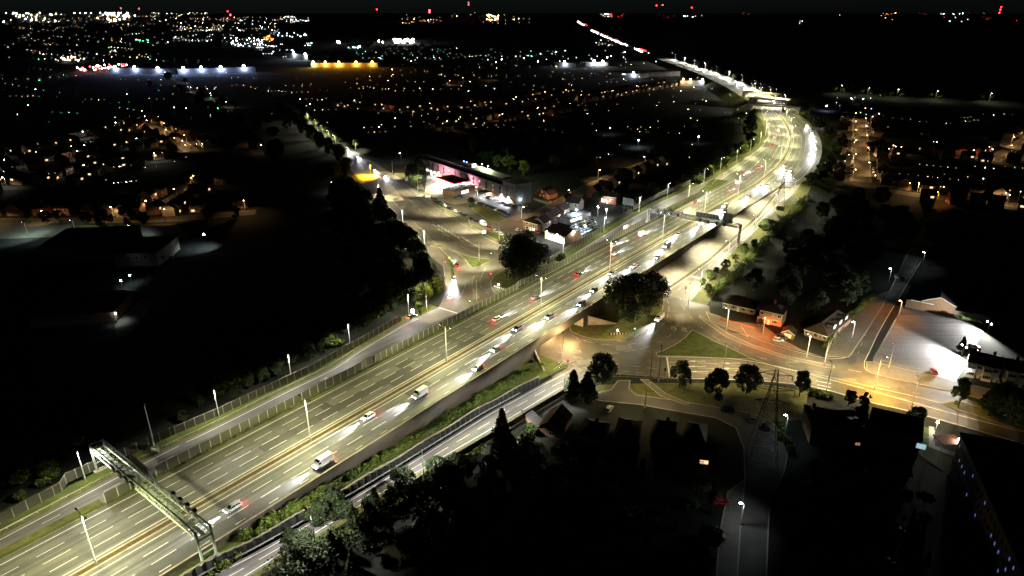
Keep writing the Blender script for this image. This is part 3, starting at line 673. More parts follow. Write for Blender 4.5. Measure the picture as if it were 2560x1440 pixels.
# taller dark columns by the park
Ld = lamp_proto('lamp_column', 12.5, 1, .2, CRM, 1700, pole_m='dark', cat='lamp post')
for x, y, w in ((1624, 962, 'beside the diagonal footpath'), (1646, 954, 'next to the stop line at the patched lanes'), (1612, 1020, 'by the access road, shorter')):
    place(Ld, G(x, y, .1), 0, 'dark slender lamp post ' + w, scale=(1, 1, .55) if 'shorter' in w else None)
# CCTV mast by the gantry
t = thing('camera_mast', 'tall bare metal mast standing behind the big gantry', 'mast', MP(-2, -27.5, 6.8))
b = MB(); b.tube((0, 0, 0), (0, 0, 15), .22, M['pole'], .12, n=8); b.build('pole', t); b = MB(); b.box((0, .2, 15.1), (.4, .7, .4), M['dark']); b.build('camera', t)
b = MB(); b.box((0, 0, .9), (1.6, .8, 1.8), M['gantry']); b.build('cabinet', t)

# ---------------------------------------------------------------- fences
def fence(name, label, pts, h, gap=3.0, group=None, mb='fence', mp='fpost', cat='fence'):
    P = [Vector(p) for p in pts]; o = P[0]; t = thing(name, label, cat, o, 0, group)
    b = MB(); s = 0; posts = [P[0]]; nxt = gap
    for a, c in zip(P, P[1:]):
        l = (c - a).length; d = (c - a) / l; n = Vector((d.y, -d.x, 0)).normalized() * .06; up = Vector((0, 0, h))
        for sg in (-1, 1):
            q = [a + n * sg, c + n * sg, c + n * sg + up, a + n * sg + up]
            b.face(q if sg > 0 else q[::-1], M[mb], [(s, 0), (s + l, 0), (s + l, h), (s, h)] if sg > 0 else [(s, h), (s + l, h), (s + l, 0), (s, 0)])
        b.face([a - n + up, a + n + up, c + n + up, c - n + up], M[mp])
        while nxt <= s + l: posts.append(a + d * (nxt - s)); nxt += gap
        s += l
    b.build('boards', t, off=o)
    me = None
    for p in posts[:98]:
        if me is None:
            pb_ = MB(); pb_.box((0, 0, (h + .1) / 2), (.2, .26, h + .1), M[mp]); q = pb_.build('post', t); me = q.data
        else: q = link('post', me, t)
        q.location = p - o; q.rotation_euler = (0, 0, math.atan2(P[1].y - P[0].y, P[1].x - P[0].x))
    return t
def fl(tab, zf, step=3.0):
    out = []
    for (s0, n0), (s1, n1) in zip(tab, tab[1:]):
        k = max(1, int(abs(s1 - s0) / step))
        for i in range(k): f = i / k; s = s0 + (s1 - s0) * f; out.append(MP(s, n0 + (n1 - n0) * f, zf(s)))
    s, n = tab[-1]; out.append(MP(s, n, zf(s))); return out
fence('noise_fence', 'long dark boarded fence with pale posts outside the left slip road, nearest the camera', fl([(-80, -28.2), (-38, -28.4), (-24.4, -29.7)], zN1), 2.8)
fence('noise_fence', 'dark boarded fence outside the left slip road, stretch behind the big gantry after the step', fl([(-24.4, -29.7), (-22, -32.6), (-13, -32.2), (5.5, -31.3)], zN1), 2.8)
fence('noise_fence', 'dark boarded fence outside the left slip road, far stretch running to the pale bushes', fl([(5.5, -31.3), (19, -31.7), (44, -33.8), (55, -34.9), (73, -38.8), (81, -40.1), (106, -44.4)], zN1), 2.8)
Z7 = lambda s: 7.03
fence('noise_fence', 'boarded fence between motorway and left slip road, short piece under the gantry', fl([(-19.6, -16.6), (-8, -16.8)], Z7), 3.0)
fence('noise_fence', 'boarded fence between motorway and left slip road up to the step with the gate', fl([(-7, -16.9), (62, -17.0), (64.5, -18.2), (68, -17.6)], Z7), 3.0)
fence('noise_fence', 'boarded fence between motorway and slip road along to the roundabout, long stretch after the step', fl([(68, -17.2), (124, -17.0), (148, -17.0)], Z7), 3.0, gap=2.6)
fence('noise_fence', 'boarded fence above the roundabout in front of the big dark tree', fl([(148, -17), (152, -18.5), (160, -17.6), (205, -17.2)], Z7), 3.0, gap=2.6)
fence('noise_fence', 'boarded fence beside the red-lit slip road up to the far gantry', fl([(205, -17.2), (269, -17.4)], Z7), 3.0, gap=2.6)
fence('noise_fence', 'boarded fence beyond the far gantry between motorway and slip road', fl([(286, -17.4), (318, -17.4), (355, -16.5)], Z7), 3.2, gap=2.6)
fence('noise_fence', 'outer boarded fence between the car lot and the far slip road', fl([(196, -33.5), (240, -34), (285, -34.5)], lambda s: zN2(s) + .2), 3.2, gap=2.8)
fence('noise_fence', 'outer boarded fence under the trees past the far gantry', fl([(292, -36), (340, -36), (372, -34)], lambda s: zN2(s) + .3), 3.0, gap=3.0)
fence('boundary_fence', 'dark board fence along the outer edge of the lower slip road', fl([(30, 35.5), (47, 36.0), (84, 38.6), (101, 40)], lambda s: zS1(s) + .1), 2.2, mb='fence', mp='dark')
# crash barriers
def barrier(label, pts, h=.62):
    P = [Vector(p) for p in pts]; o = P[0]; t = thing('crash_barrier', label, 'crash barrier', o)
    b = MB()
    for a, c in zip(P, P[1:]):
        d = (c - a).normalized(); n = Vector((d.y, -d.x, 0)) * .05; z0 = Vector((0, 0, h - .3)); z1 = Vector((0, 0, h))
        for sg in (-1, 1):
            q = [a + n * sg + z0, c + n * sg + z0, c + n * sg + z1, a + n * sg + z1]; b.face(q if sg > 0 else q[::-1], M['steel'])
        b.face([a - n + z1, a + n + z1, c + n + z1, c - n + z1], M['steel'])
    b.build('rail', t, off=o)
    L_ = [0]; 
    b = None; me = None
    for i, p in enumerate(P[:98]):
        if me is None: bb = MB(); bb.box((0, 0, h / 2), (.12, .12, h), M['steel']); q = bb.build('post', t); me = q.data
        else: q = link('post', me, t)
        q.location = p - o
barrier('grey steel crash barrier along the near right edge of the motorway under the big gantry', sline(-60, -2, 17.3, 7.05, 2.4))
barrier('grey steel crash barrier along the outer kerb of the walled slip road', fl([(214, 40.6), (229, 39.6), (245, 38), (258, 35.4), (286, 34), (320, 32.2), (374, 29.8)], lambda s: zS2(s) + .2, 3.2))
barrier('grey steel crash barrier along the outer edge of the left slip road', sline(-60, 75, lambda s: nN1(s) - 1.2, lambda s: zN1(s) + .05, 3.2))
barrier('steel barrier beside the near lower slip road verge', sline(-50, 90, lambda s: nS1a(s) - .7, lambda s: zS1(s) + .1, 3.2))
# crib wall along the lower slip road
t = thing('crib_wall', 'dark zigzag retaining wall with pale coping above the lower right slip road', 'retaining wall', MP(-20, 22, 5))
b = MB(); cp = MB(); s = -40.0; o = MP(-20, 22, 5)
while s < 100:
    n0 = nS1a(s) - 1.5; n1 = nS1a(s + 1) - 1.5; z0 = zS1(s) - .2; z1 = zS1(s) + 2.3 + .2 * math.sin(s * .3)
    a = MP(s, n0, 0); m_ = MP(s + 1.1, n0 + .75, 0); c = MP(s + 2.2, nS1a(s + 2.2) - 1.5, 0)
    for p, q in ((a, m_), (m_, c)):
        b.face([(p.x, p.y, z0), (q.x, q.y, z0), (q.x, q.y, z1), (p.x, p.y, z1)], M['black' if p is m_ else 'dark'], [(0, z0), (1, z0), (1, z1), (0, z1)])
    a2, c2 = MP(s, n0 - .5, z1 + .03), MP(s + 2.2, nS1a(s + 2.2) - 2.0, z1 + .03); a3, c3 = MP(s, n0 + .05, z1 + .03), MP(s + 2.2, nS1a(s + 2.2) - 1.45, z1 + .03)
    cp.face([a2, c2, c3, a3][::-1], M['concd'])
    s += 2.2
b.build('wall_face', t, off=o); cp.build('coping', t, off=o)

# ---------------------------------------------------------------- gantries
def gantry(label, s, n0, n1, ztop, zb0, zb1, w, hgt, signs, signals):
    o = MP(s, (n0 + n1) / 2, zb0); t = thing('sign_gantry', label, 'gantry', o, MD(s) - math.pi / 2)
    # local: x across the road (right positive), y along the motorway
    L_ = n1 - n0; x0, x1 = -L_ / 2, L_ / 2; zt = ztop - o.z; zbm = zt - hgt
    b = MB()
    for y in (-w / 2, w / 2):
        for z in (zbm, zt): b.tube((x0, y, z), (x1, y, z), .21, M['gantry'])
    k = int(L_ / (hgt * 1.15)); dx = L_ / k
    for i in range(k + 1):
        x = x0 + dx * i
        for y in (-w / 2, w / 2): b.tube((x, y, zbm), (x, y, zt), .075, M['gantry'])
        for z in (zbm, zt): b.tube((x, -w / 2, z), (x, w / 2, z), .075, M['gantry'])
        if i < k:
            for y in (-w / 2, w / 2): b.tube((x, y, zbm if i % 2 else zt), (x + dx, y, zt if i % 2 else zbm), .065, M['gantry'])
            for z in (zbm, zt): b.tube((x, -w / 2 if i % 2 else w / 2, z), (x + dx, w / 2 if i % 2 else -w / 2, z), .065, M['gantry'])
    b.build('truss', t)
    b = MB(); b.box((0, 0, zbm + .12), (L_ - 1, .9, .06), M['gantry']); b.build('walkway', t)
    b = MB(); b.tube((x0 + 1, -w / 2 + .35, zt - .2), (x1 - 3, -w / 2 + .35, zt - .2), .14, M['steel']); b.build('cable_tray', t)
    for x, zb in ((x0 + .3, zb0), (x1 - .3, zb1)):
        for y in (-w / 2, w / 2):
            b = MB(); b.box((x, y, (zb - o.z + zt) / 2), (.42, .42, zt - (zb - o.z)), M['gantry']); b.build('leg', t)
        b = MB(); z = zb - o.z + 1.0
        while z < zt - 1: b.box((x, 0, z), (.22, w, .25), M['gantry']); z += 1.9
        b.build('leg_bracing', t)
        b = MB(); b.box((x, 0, zb - o.z + .3), (1.3, w + 1.4, .7), M['conc']); b.build('plinth', t)
    for (xc, y, z, sx, sz, m) in signs:
        b = MB(); b.box((xc, y, zt + z), (sx, .12, sz), M['signback']); b.box((xc, y + .075 * (1 if y > 0 else -1), zt + z), (sx, .03, sz), M[m])
        for q in range(max(2, int(sx / 1.5))): b.tube((xc - sx / 2 + .3 + q * (sx - .6) / max(1, int(sx / 1.5) - 1), y * .93, zbm), (xc - sx / 2 + .3 + q * (sx - .6) / max(1, int(sx / 1.5) - 1), y * .93, zt + z + sz / 2), .05, M['steel'], n=4)
        b.build('sign_panel', t)
    for (xc, y, z) in signals:
        b = MB(); b.box((xc, y, zt + z), (1.3, .35, 1.5), M['black'], taper=.8); b.box((xc, y, zt + z + .95), (1.4, .8, .08), M['black']); b.tube((xc, y, zt + z), (xc, y * .8, zt + z), .08, M['dark']); b.build('signal_panel', t)
    return t
gantry('large grey-green lattice gantry with signals spanning the motorway at bottom left', -14, -31, 20.6, 15.4, 6.9, 6.2, 3.2, 1.9,
       [(-6.5, 1.9, .6, 9.0, 3.2, 'blue')], [(-12.5, -1.9, -1.0), (-9, -1.9, -1.0), (-5.5, -1.9, -1.0), (-2.5, -1.9, -1.0), (9.5, 1.9, -.6), (12.7, 1.9, -.6), (15.9, 1.9, -.6), (19, 1.9, -.6)])
gantry('smaller lattice gantry with dark sign backs spanning the motorway before the bend', 275, -18.2, 35.0, 14.9, 7, 2.6, 2.4, 1.7,
       [(7.5, 1.5, 1.1, 13, 2.6, 'signback'), (18.6, 1.5, 1.6, 5.4, 5.6, 'signback')], [(-20, -1.5, -.6), (-16, -1.5, -.6), (-12, -1.5, -.6), (-8, -1.5, -.6), (5, -1.5, -1.3), (9.5, -1.5, -1.3), (14, -1.5, -1.3), (18.4, -1.5, -1.3)])
def sign_board(label, p, ang, w, h, z, m, back='signback', legs=2):
    t = thing('road_sign', label, 'road sign', p, ang); b = MB(); b.box((0, 0, z), (w, .1, h), M[back]); b.box((0, -.065, z), (w, .03, h), M[m]); b.build('panel', t)
    for k in range(legs):
        x = (-w * .35 + k * w * .7) if legs > 1 else 0
        b = MB(); b.tube((x, .1, 0), (x, .1, z + h / 2), .07, M['steel']); b.build('post', t)
    return t
sign_board('large dark sign back on two posts behind the far slip road fence', MP(290, -39, 3), MD(290) - math.pi / 2, 7, 4.2, 9, 'signback')
sign_board('blue road sign among trees inside the motorway bend', MP(388, -33, 6.5), MD(388) + math.pi / 2, 3.5, 3.2, 4.5, 'blue')
sign_board('wide dark sign board beside the motorway just before the overbridge', MP(640, 27, 7), MD(640) + math.pi / 2, 11, 3, 4.5, 'signback')
sign_board('grey sign board on the bank below the far pylon', MP(345, 35, 4), MD(345) + math.pi / 2, 4.5, 2.6, 4.0, 'signback')
sign_board('small white board in the grass verge by the parked cars', G(1210, 588), R(20), 2.4, 1.9, 2.0, 'white')
sign_board('white direction sign at the forecourt entrance', G(1070, 500), R(20), 3.8, 1.6, 2.6, 'white')
sign_board('tall narrow sign back standing in bushes at the lower slip road', MP(41, 37, 1.5), MD(41), 3.5, 3.4, 3.6, 'signback')
sign_board('pale sign at the corner of the verge beside the forecourt trees', G(1017, 458), R(10), 2.2, 3.0, 3.5, 'white')
sign_board('blue round-topped lit sign by the slip road trees', G(1033, 794), R(10), 1.2, 1.5, 3.0, 'e_cool', legs=1)
# chevron boards
for p, a, lab in ((G(1544, 838, .14), R(5), 'row of black and white chevron boards on the roundabout below the big tree'), (G(1246, 722, .14), R(-45), 'row of black and white chevron boards on the far side of the roundabout')):
    t = thing('chevron_board', lab, 'chevron sign', p, a); b = MB(); b.box((0, 0, .7), (7, .12, .9), M['black'])
    for k in range(6):
        x = -3 + k * 1.15
        b.face([(x, -.07, .3), (x + .45, -.07, .3), (x + .8, -.07, .7), (x + .35, -.07, .7)], M['white']); b.face([(x + .35, -.07, .7), (x + .8, -.07, .7), (x + .45, -.07, 1.1), (x, -.07, 1.1)], M['white'])
    b.build('board', t)
    b = MB(); b.tube((-2.6, .1, 0), (-2.6, .1, .4), .06, M['steel']); b.tube((2.6, .1, 0), (2.6, .1, .4), .06, M['steel']); b.build('posts', t)
    b = MB(); b.ball((0, .3, 2.0), .32, M['e_white'] if a < 0 else M['e_warm']); b.tube((0, .3, 0), (0, .3, 1.8), .05, M['steel']); b.build('bollard_light', t)
    light('POINT', 'lamp_light', (0, -.3, 2.2), 500 if a < 0 else 300, (.95, .95, 1) if a < 0 else (1, .55, .15), t)
# traffic lights
def tl(label, p, a, red=True):
    t = thing('traffic_light', label, 'traffic light', p, a); b = MB(); b.tube((0, 0, 0), (0, 0, 3.9), .07, M['dark']); b.build('pole', t)
    b = MB(); b.box((0, 0, 3.3), (.5, .3, 1.2), M['black']); b.build('signal_head', t)
    b = MB(); b.ball((0, -.22, 3.65), .16, M['e_red'] if red else M['e_green'], 6, 4); b.build('lens', t)
for x, y, a, r, w in ((1713, 735, 30, 1, 'at the kerb where the walled slip road meets the roundabout'), (1652, 885, 200, 0, 'at the left tip of the grass triangle'), (1661, 944, 200, 0, 'below the stop line of the patched lanes'), (1228, 650, 0, 0, 'at the right tip of the splitter island'),
                      (1175, 772, 0, 0, 'at the fence by the slip road stop line'), (1585, 842, 0, 0, 'on the roundabout edge beside the chevrons'), (1419, 921, 0, 1, 'by the crossing below the bridge'), (1397, 928, 0, 1, 'by the railings at the lower slip road mouth'), (1113, 672, 0, 1, 'facing away at the wood edge'), (1228, 702, 0, 1, 'at the left edge of the far roundabout verge')):
    tl('black traffic light ' + w, G(x, y, .1), R(a), r)
# keep-left bollards and guard rails
def railing(label, pxs, h=1.1):
    P = smooth_path([G(x, y, .1) for x, y in pxs], 2.5); o = P[0]; t = thing('guard_rail', label, 'railing', o); b = MB()
    for z in (.15, h): b.path([p + Vector((0, 0, z)) for p in P], .035, M['steel'], 4)
    b.build('rail', t, off=o); me = None
    for p in P:
        if me is None: q_ = MB(); q_.tube((0, 0, 0), (0, 0, h), .04, M['steel'], n=4); q = q_.build('post', t); me = q.data
        else: q = link('post', me, t)
        q.location = p - o
railing('grey guard rail along the park edge below the roundabout', [(1530, 941), (1590, 944), (1660, 948)])
railing('short guard rail beside the bridge crossing', [(1385, 930), (1410, 912), (1440, 900)])
railing('metal fence along the front edge of the floodlit car park', [(2182, 905), (2250, 922), (2390, 954)], 1.6)
railing('metal fence along the left edge of the floodlit car park', [(2182, 903), (2215, 845), (2256, 771)], 1.6)
railing('railing around the base of the lattice pylon', [(1874, 1130), (1927, 1134), (1930, 1168), (1872, 1160), (1874, 1130)], 2.2)
# ---------------------------------------------------------------- pylons and wires
def pylon(label, p, h, w0, a):
    t = thing('electricity_pylon', label, 'pylon', p, a); b = MB(); n = 9
    def cr(z): f = z / h; w = w0 * (1 - f) ** 1.15 / 2 + .35; return [Vector((sx * w, sy * w, z)) for sx, sy in ((-1, -1), (1, -1), (1, 1), (-1, 1))]
    zs = [h * (1 - (1 - i / n) ** 1.25) for i in range(n + 1)]
    for z0, z1 in zip(zs, zs[1:]):
        A_, B2 = cr(z0), cr(z1)
        for k in range(4):
            b.tube(A_[k], B2[k], .09, M['dark'], n=4); b.tube(A_[k], B2[(k + 1) % 4], .045, M['dark'], n=4); b.tube(A_[(k + 1) % 4], B2[k], .045, M['dark'], n=4); b.tube(B2[k], B2[(k + 1) % 4], .04, M['dark'], n=4)
    b.build('tower', t); tips = []
    for z, L_ in ((h * .95, 4.2), (h * .80, 5.4), (h * .66, 4.4)):
        for sg in (-1, 1):
            b = MB(); tip = Vector((sg * L_, 0, z))
            for q in cr(z - .2): b.tube(q, tip, .05, M['dark'], n=4)
            b.tube((0, 0, z + 1.3), tip, .05, M['dark'], n=4); b.tube(tip, tip - Vector((0, 0, 1.6)), .08, M['dark'], n=5); b.build('cross_arm', t); tips.append(tip - Vector((0, 0, 1.6)))
    mt = Matrix.Translation(Vector(p)) @ Matrix.Rotation(a, 4, 'Z')
    return [mt @ q for q in tips]
p1 = G(1903, 1150); p2 = MP(352, 32.5, 4.2); p3 = Vector((p1.x - 4, p1.y - 150, 0))
an = math.atan2(p2.y - p1.y, p2.x - p1.x) - math.pi / 2
T1 = pylon('tall dark lattice pylon standing in the lane at lower right', p1, 29.5, 7.5, an + .12); T2 = pylon('smaller-looking dark lattice pylon on the bank beside the motorway curve', p2, 23, 6.0, an)
t = thing('power_line', 'thin dark overhead wires strung between the two lattice pylons', 'power cable', T1[0])
for a, c in zip(T1, T2):
    b = MB(); P = [a.lerp(c, k / 30) - Vector((0, 0, 14 * (k / 30) * (1 - k / 30))) for k in range(31)]; b.path(P, .035, M['dark'], 3); b.build('wire', t, off=T1[0])

# ---------------------------------------------------------------- foliage
def cloud(mb_pts, rad, n, size, mats, name, parent, seed, shell=.55, flat=1.0):
    """n small leaf-clump quads scattered through blobs (centre, radius)"""
    rg = np.random.RandomState(seed); w = np.array([r ** 2 for _, r in mb_pts]); w = w / w.sum()
    idx = rg.choice(len(mb_pts), n, p=w); cen = np.array([c for c, _ in mb_pts])[idx]; rr = np.array([r for _, r in mb_pts])[idx]
    d = rg.normal(size=(n, 3)); d /= np.linalg.norm(d, axis=1)[:, None]; rad_ = (shell + (1 - shell) * rg.rand(n) ** .6) * (1 + .10 * rg.normal(size=n))
    p = cen + d * (rr * rad_)[:, None] * np.array([1, 1, flat])
    nn = d + rg.normal(size=(n, 3)) * .8; nn /= np.linalg.norm(nn, axis=1)[:, None]
    u = np.cross(nn, rg.normal(size=(n, 3))); u /= np.linalg.norm(u, axis=1)[:, None]; v = np.cross(nn, u)
    sz = size * (.6 + .8 * rg.rand(n))[:, None]; u = u * sz; v = v * sz * .7
    V = np.stack([p - u * .5 - v * .3, p + u * .1 - v * .6, p + u * .6 + v * .2, p - u * .1 + v * .6], 1).reshape(-1, 3)
    V[:, 2] = np.maximum(V[:, 2], .05)
    me = D.meshes.new(name); me.vertices.add(n * 4); me.vertices.foreach_set('co', V.astype(np.float32).ravel()); me.loops.add(n * 4); me.loops.foreach_set('vertex_index', np.arange(n * 4, dtype=np.int32))
    me.polygons.add(n); me.polygons.foreach_set('loop_start', np.arange(0, n * 4, 4, dtype=np.int32)); me.polygons.foreach_set('loop_total', np.full(n, 4, dtype=np.int32))
    for m in mats: me.materials.append(m)
    mi = (rg.rand(n) * len(mats)).astype(np.int32); me.polygons.foreach_set('material_index', mi); me.update(calc_edges=True)
    return link(name, me, parent)
def tree_proto(kind, seed):
    rg = random.Random(seed); t = thing('tree', '', 'tree'); b = MB()
    if kind == 'conifer':
        b.tube((0, 0, 0), (0, 0, 10.2), .28, M['bark'], .04); b.build('trunk', t)
        bl = []
        for k in range(26):
            f = k / 26; z = 1.6 + f * 9.0; r = 2.7 * (1 - f) + .25; 
            for q in range(5): a = rg.random() * 6.28; rr = r * rg.uniform(.55, 1.0); bl.append(((rr * math.cos(a) * .8, rr * math.sin(a) * .8, z - rr * .12), .55 * (1 - f) + .28))
        cloud(bl, 0, 4200, .42, [M['leafd'], M['leaf']], 'crown', t, seed, .2)
    elif kind == 'column':
        b.tube((0, 0, 0), (0, 0, 6), .2, M['bark'], .05); b.build('trunk', t)
        bl = [((rg.uniform(-.6, .6), rg.uniform(-.6, .6), 1 + k * .62), 1.25 - .07 * k) for k in range(13)]
        cloud(bl, 0, 2400, .35, [M['leafd'], M['leaf']], 'crown', t, seed, .6)
    elif kind == 'bush':
        b.tube((0, 0, 0), (0, 0, 1.2), .12, M['bark'], .05); b.build('trunk', t)
        bl = [((rg.uniform(-1.0, 1.0), rg.uniform(-1.0, 1.0), rg.uniform(.7, 1.8)), rg.uniform(.5, 1.0)) for k in range(9)]
        cloud(bl, 0, 1300, .34, [M['leaf'], M['leafy'], M['leaf']], 'crown', t, seed, .5)
    else:
        big = kind == 'big'; H_ = 20.0 if big else 9.0; Rr = 12.0 if big else 3.9
        tr = H_ * (.18 if big else .17); b.tube((0, 0, 0), (0, 0, tr), .55 if big else .22, M['bark'], .4 if big else .17, n=8); bl = []
        for k in range(44 if big else 26):
            a = rg.random() * 6.28; z = tr + (H_ - tr) * rg.random() ** .8; f = (z - tr) / (H_ - tr); env = Rr * (1 - (abs(f - .38) / .75) ** 2.2) if f > .38 else Rr * (.55 + .45 * (f / .38))
            rr = max(0, env) * math.sqrt(rg.random()) * .8; r = Rr * rg.uniform(.16, .36)
            c = (rr * math.cos(a), rr * math.sin(a), min(z, H_ - r * .8)); bl.append((c, r))
            if k % 3 == 0: b.tube((0, 0, tr * .8), c, .16 if big else .07, M['bark'], .04, n=5)
        b.build('trunk', t)
        cloud(bl, 0, 15000 if big else 5200, .62 if big else .36, [M['leafd'], M['leaf'], M['leafd']] if kind != 'light' else [M['leaf'], M['leafy']], 'crown', t, seed, .55)
    bpy.context.view_layer.update(); reg(t); return t
TP = {k: [tree_proto(k, 11 * i + j) for j in range(n)] for i, (k, n) in enumerate((('round', 3), ('big', 2), ('conifer', 2), ('bush', 3), ('light', 2), ('column', 2)))}
NAMES = {'conifer': 'conifer_tree', 'bush': 'bush', 'column': 'cypress_tree'}
CATS = {'bush': 'bush'}
for k in TP:
    for t in TP[k]: t.name = NAMES.get(k, 'tree'); t['category'] = CATS.get(k, 'tree')
# names changed: rebuild the child table
KIDS.clear()
bpy.context.view_layer.update()
for o in list(C.objects):
    if o.parent is None and o.children: reg(o)
tc = 0
def tree(kind, p, h, label, group=None, wide=1.0):
    global tc; tc += 1
    pr = TP[kind][tc % len(TP[kind])]; base = {'round': 9.0, 'light': 9.0, 'big': 20.0, 'conifer': 11.0, 'bush': 2.5, 'column': 9.5}[kind]
    s = h / base
    return place(pr, p, random.random() * 6.28, label, group, (s * wide, s * wide, s))
T = lambda kind, x, y, h, label, wide=1.0, z=0: tree(kind, G(x, y, z), h, label, None, wide)
T('big', 1308, 712, 23, 'huge dark broadleaf tree beside the fence on the far side of the roundabout', 1.05)
T('big', 1573, 806, 20, 'huge dark broadleaf tree on the roundabout below the bright motorway', 1.0)
T('big', 1622, 775, 17, 'dark broadleaf tree touching the brick bridge corner, right of the huge one', .8)
T('light', 1403, 672, 8, 'small leafy tree just right of the huge tree by the fence')
for x, y, h, w in ((1505, 962, 11.5, 'left of the cul-de-sac head'), (1698, 968, 9.5, 'leftmost of the three in the park lawn'), (1788, 1000, 11, 'biggest and middle one in the park lawn'), (1866, 985, 10.5, 'beside the patched lanes nearest the pylon')): T('round', x, y, h, 'round dark tree ' + w)
T('light', 1998, 990, 9, 'round lighter green tree between pylon and road arrows')
T('light', 1725, 962, 3, 'thin young sapling right of the leftmost park tree', .5)
T('conifer', 1432, 990, 10.5, 'dark conifer at the mouth of the lower slip road', 1.5); T('conifer', 1466, 1002, 11.5, 'drooping dark conifer right beside the round tree', 1.4)
T('light', 2395, 1020, 10.5, 'slender green tree on the verge below the white terrace', .8)
for i, (x, y, h) in enumerate(((2470, 1040, 9.5), (2520, 1060, 10), (2560, 1075, 10), (2500, 1020, 9), (2555, 1035, 10))): T('light', x, y, h, ['leftmost of the lit green trees at the right edge', 'second lit green tree at the right edge', 'bright lit green tree cut by the right edge, lowest', 'darker tree behind the lit ones below the terrace', 'darker tree cut by the right edge behind the lit ones'][i])
T('column', 2146, 1058, 12, 'pointed dark cypress above the house roofs', 1.0); T('column', 2155, 1060, 11, 'second pointed dark cypress close behind the first', .9)
T('light', 2120, 1015, 5.5, 'leafy low tree left of the pointed cypresses', 1.3); T('light', 2285, 1075, 8, 'dark green tree at the end of the gabled house')
T('light', 1272, 428, 13, 'large lit green tree behind the hotel roof lights', 1.3); T('light', 1245, 418, 10, 'green tree behind the hotel, left of the lit one', 1.2); T('light', 1308, 440, 12, 'dim green tree behind the hotel, right of the lit one', 1.2)
T('big', 1040, 470, 17, 'tall dark tree left of the hotel', .75); T('big', 1055, 440, 15, 'tall dark tree hiding the hotel left end', .8); T('round', 1178, 518, 6.5, 'small dark tree beside the filling station shop', 1.0)
T('light', 1070, 755, 8, 'pale lit bush-like tree at the slip road junction', .9); T('light', 1092, 735, 9, 'greyish tree behind the pale lit one'); T('light', 1050, 782, 5, 'bright green bush beside the lit round sign', 1.2)
T('light', 1912, 578, 7, 'bright green tree at the foot of the far pylon', 1.3, 2.5); T('round', 1925, 585, 8, 'dark tree at the foot of the far pylon', 1.4, 2)
T('conifer', 951, 515, 13, 'tall dark conifer above the main road edge', 1.4); T('big', 868, 440, 14, 'dark tree between the yellow lit bay and the main road', .6)
for i, (x, y, h) in enumerate(((1255, 1095, 11), (1010, 1235, 8), (835, 1300, 9), (800, 1330, 8), (735, 1385, 6.5), (870, 1330, 8), (1090, 1200, 7), (1140, 1180, 6), (930, 1290, 6))):
    T('conifer' if i == 0 else 'round', x, y, h, 'dark ' + ('conifer' if i == 0 else 'tree') + ' in front of the lower slip road, %s from the right' % ['first', 'fourth', 'seventh', 'eighth', 'ninth', 'sixth', 'third', 'second', 'fifth'][i], 1.2)
for i, (x, y, h, z) in enumerate(((1755, 715, 4, .5), (1772, 700, 5, .6), (1790, 690, 4.5, .8), (1812, 672, 5, 1), (1838, 655, 4.5, 1.2), (1860, 632, 5, 1.5), (1768, 735, 5, 0), (1885, 618, 4.5, 2))):
    tree('light', G(x, y, z), h, 'lit green shrub on the bank above the walled slip road, %s from the roundabout' % ORD[[0, 2, 3, 4, 5, 6, 1, 7][i]], 'shrubs on the bank of the walled slip road', 1.2)
def inpoly(x, y, P):
    c = False; j = len(P) - 1
    for i in range(len(P)):
        if (P[i][1] > y) != (P[j][1] > y) and x < (P[j][0] - P[i][0]) * (y - P[i][1]) / (P[j][1] - P[i][1]) + P[i][0]: c = not c
        j = i
    return c
def scatter(kinds, P, n, h0, h1, label, group, mind=6.0, z=0.0):
    x0, x1 = min(p[0] for p in P), max(p[0] for p in P); y0, y1 = min(p[1] for p in P), max(p[1] for p in P); got = []; tries = 0
    while len(got) < n and tries < n * 60:
        tries += 1; x, y = random.uniform(x0, x1), random.uniform(y0, y1)
        if not inpoly(x, y, P): continue
        g = G(x, y, z)
        if any((g - q).length < mind for q in got): continue
        got.append(g); tree(random.choice(kinds), g, random.uniform(h0, h1), label, group, random.uniform(1.0, 1.3))
for i, (x, y) in enumerate(((852, 440), (875, 470), (900, 490), (928, 520), (965, 545), (985, 570), (1012, 600), (1035, 622), (1055, 650), (1070, 680), (1075, 712), (1062, 742))):
    T('big', x - 14, y + 8, random.uniform(11, 14), 'dark tree on the wood edge along the main road, %s from the far end' % ORD[i], .75)
scatter(['round', 'big'], [(840, 470), (900, 520), (1010, 620), (1062, 720), (1050, 780), (960, 790), (880, 700), (800, 560)], 26, 9, 15, 'black tree in the unlit wood left of the roundabout', 'trees of the wood left of the roundabout', 9)
scatter(['round', 'bush', 'round'], [(560, 1010), (700, 950), (860, 850), (1000, 780), (940, 765), (780, 860), (600, 960), (420, 1050), (440, 1075)], 30, 3.5, 7.5, 'dim shrubby tree outside the left slip road fence', 'shrubby trees outside the left fence', 5)
scatter(['bush', 'light'], [(20, 1270), (140, 1200), (230, 1120), (200, 1100), (60, 1200)], 8, 2.5, 4.5, 'barely lit shrub outside the fence near the left edge', 'shrubs near the left edge', 5)
scatter(['big', 'round'], [(1850, 745), (1980, 640), (2050, 540), (2100, 470), (2200, 500), (2290, 560), (2230, 650), (2190, 740), (2060, 800), (1900, 760)], 30, 9, 14, 'black tree in the dark wood between the slip road and the side road', 'trees of the wood right of the motorway', 11)
scatter(['round', 'conifer', 'big'], [(700, 1440), (850, 1330), (1030, 1230), (1240, 1110), (1330, 1180), (1250, 1300), (1100, 1440)], 20, 6, 10, 'black tree in the unlit gardens at the bottom', 'trees in the bottom gardens', 6)
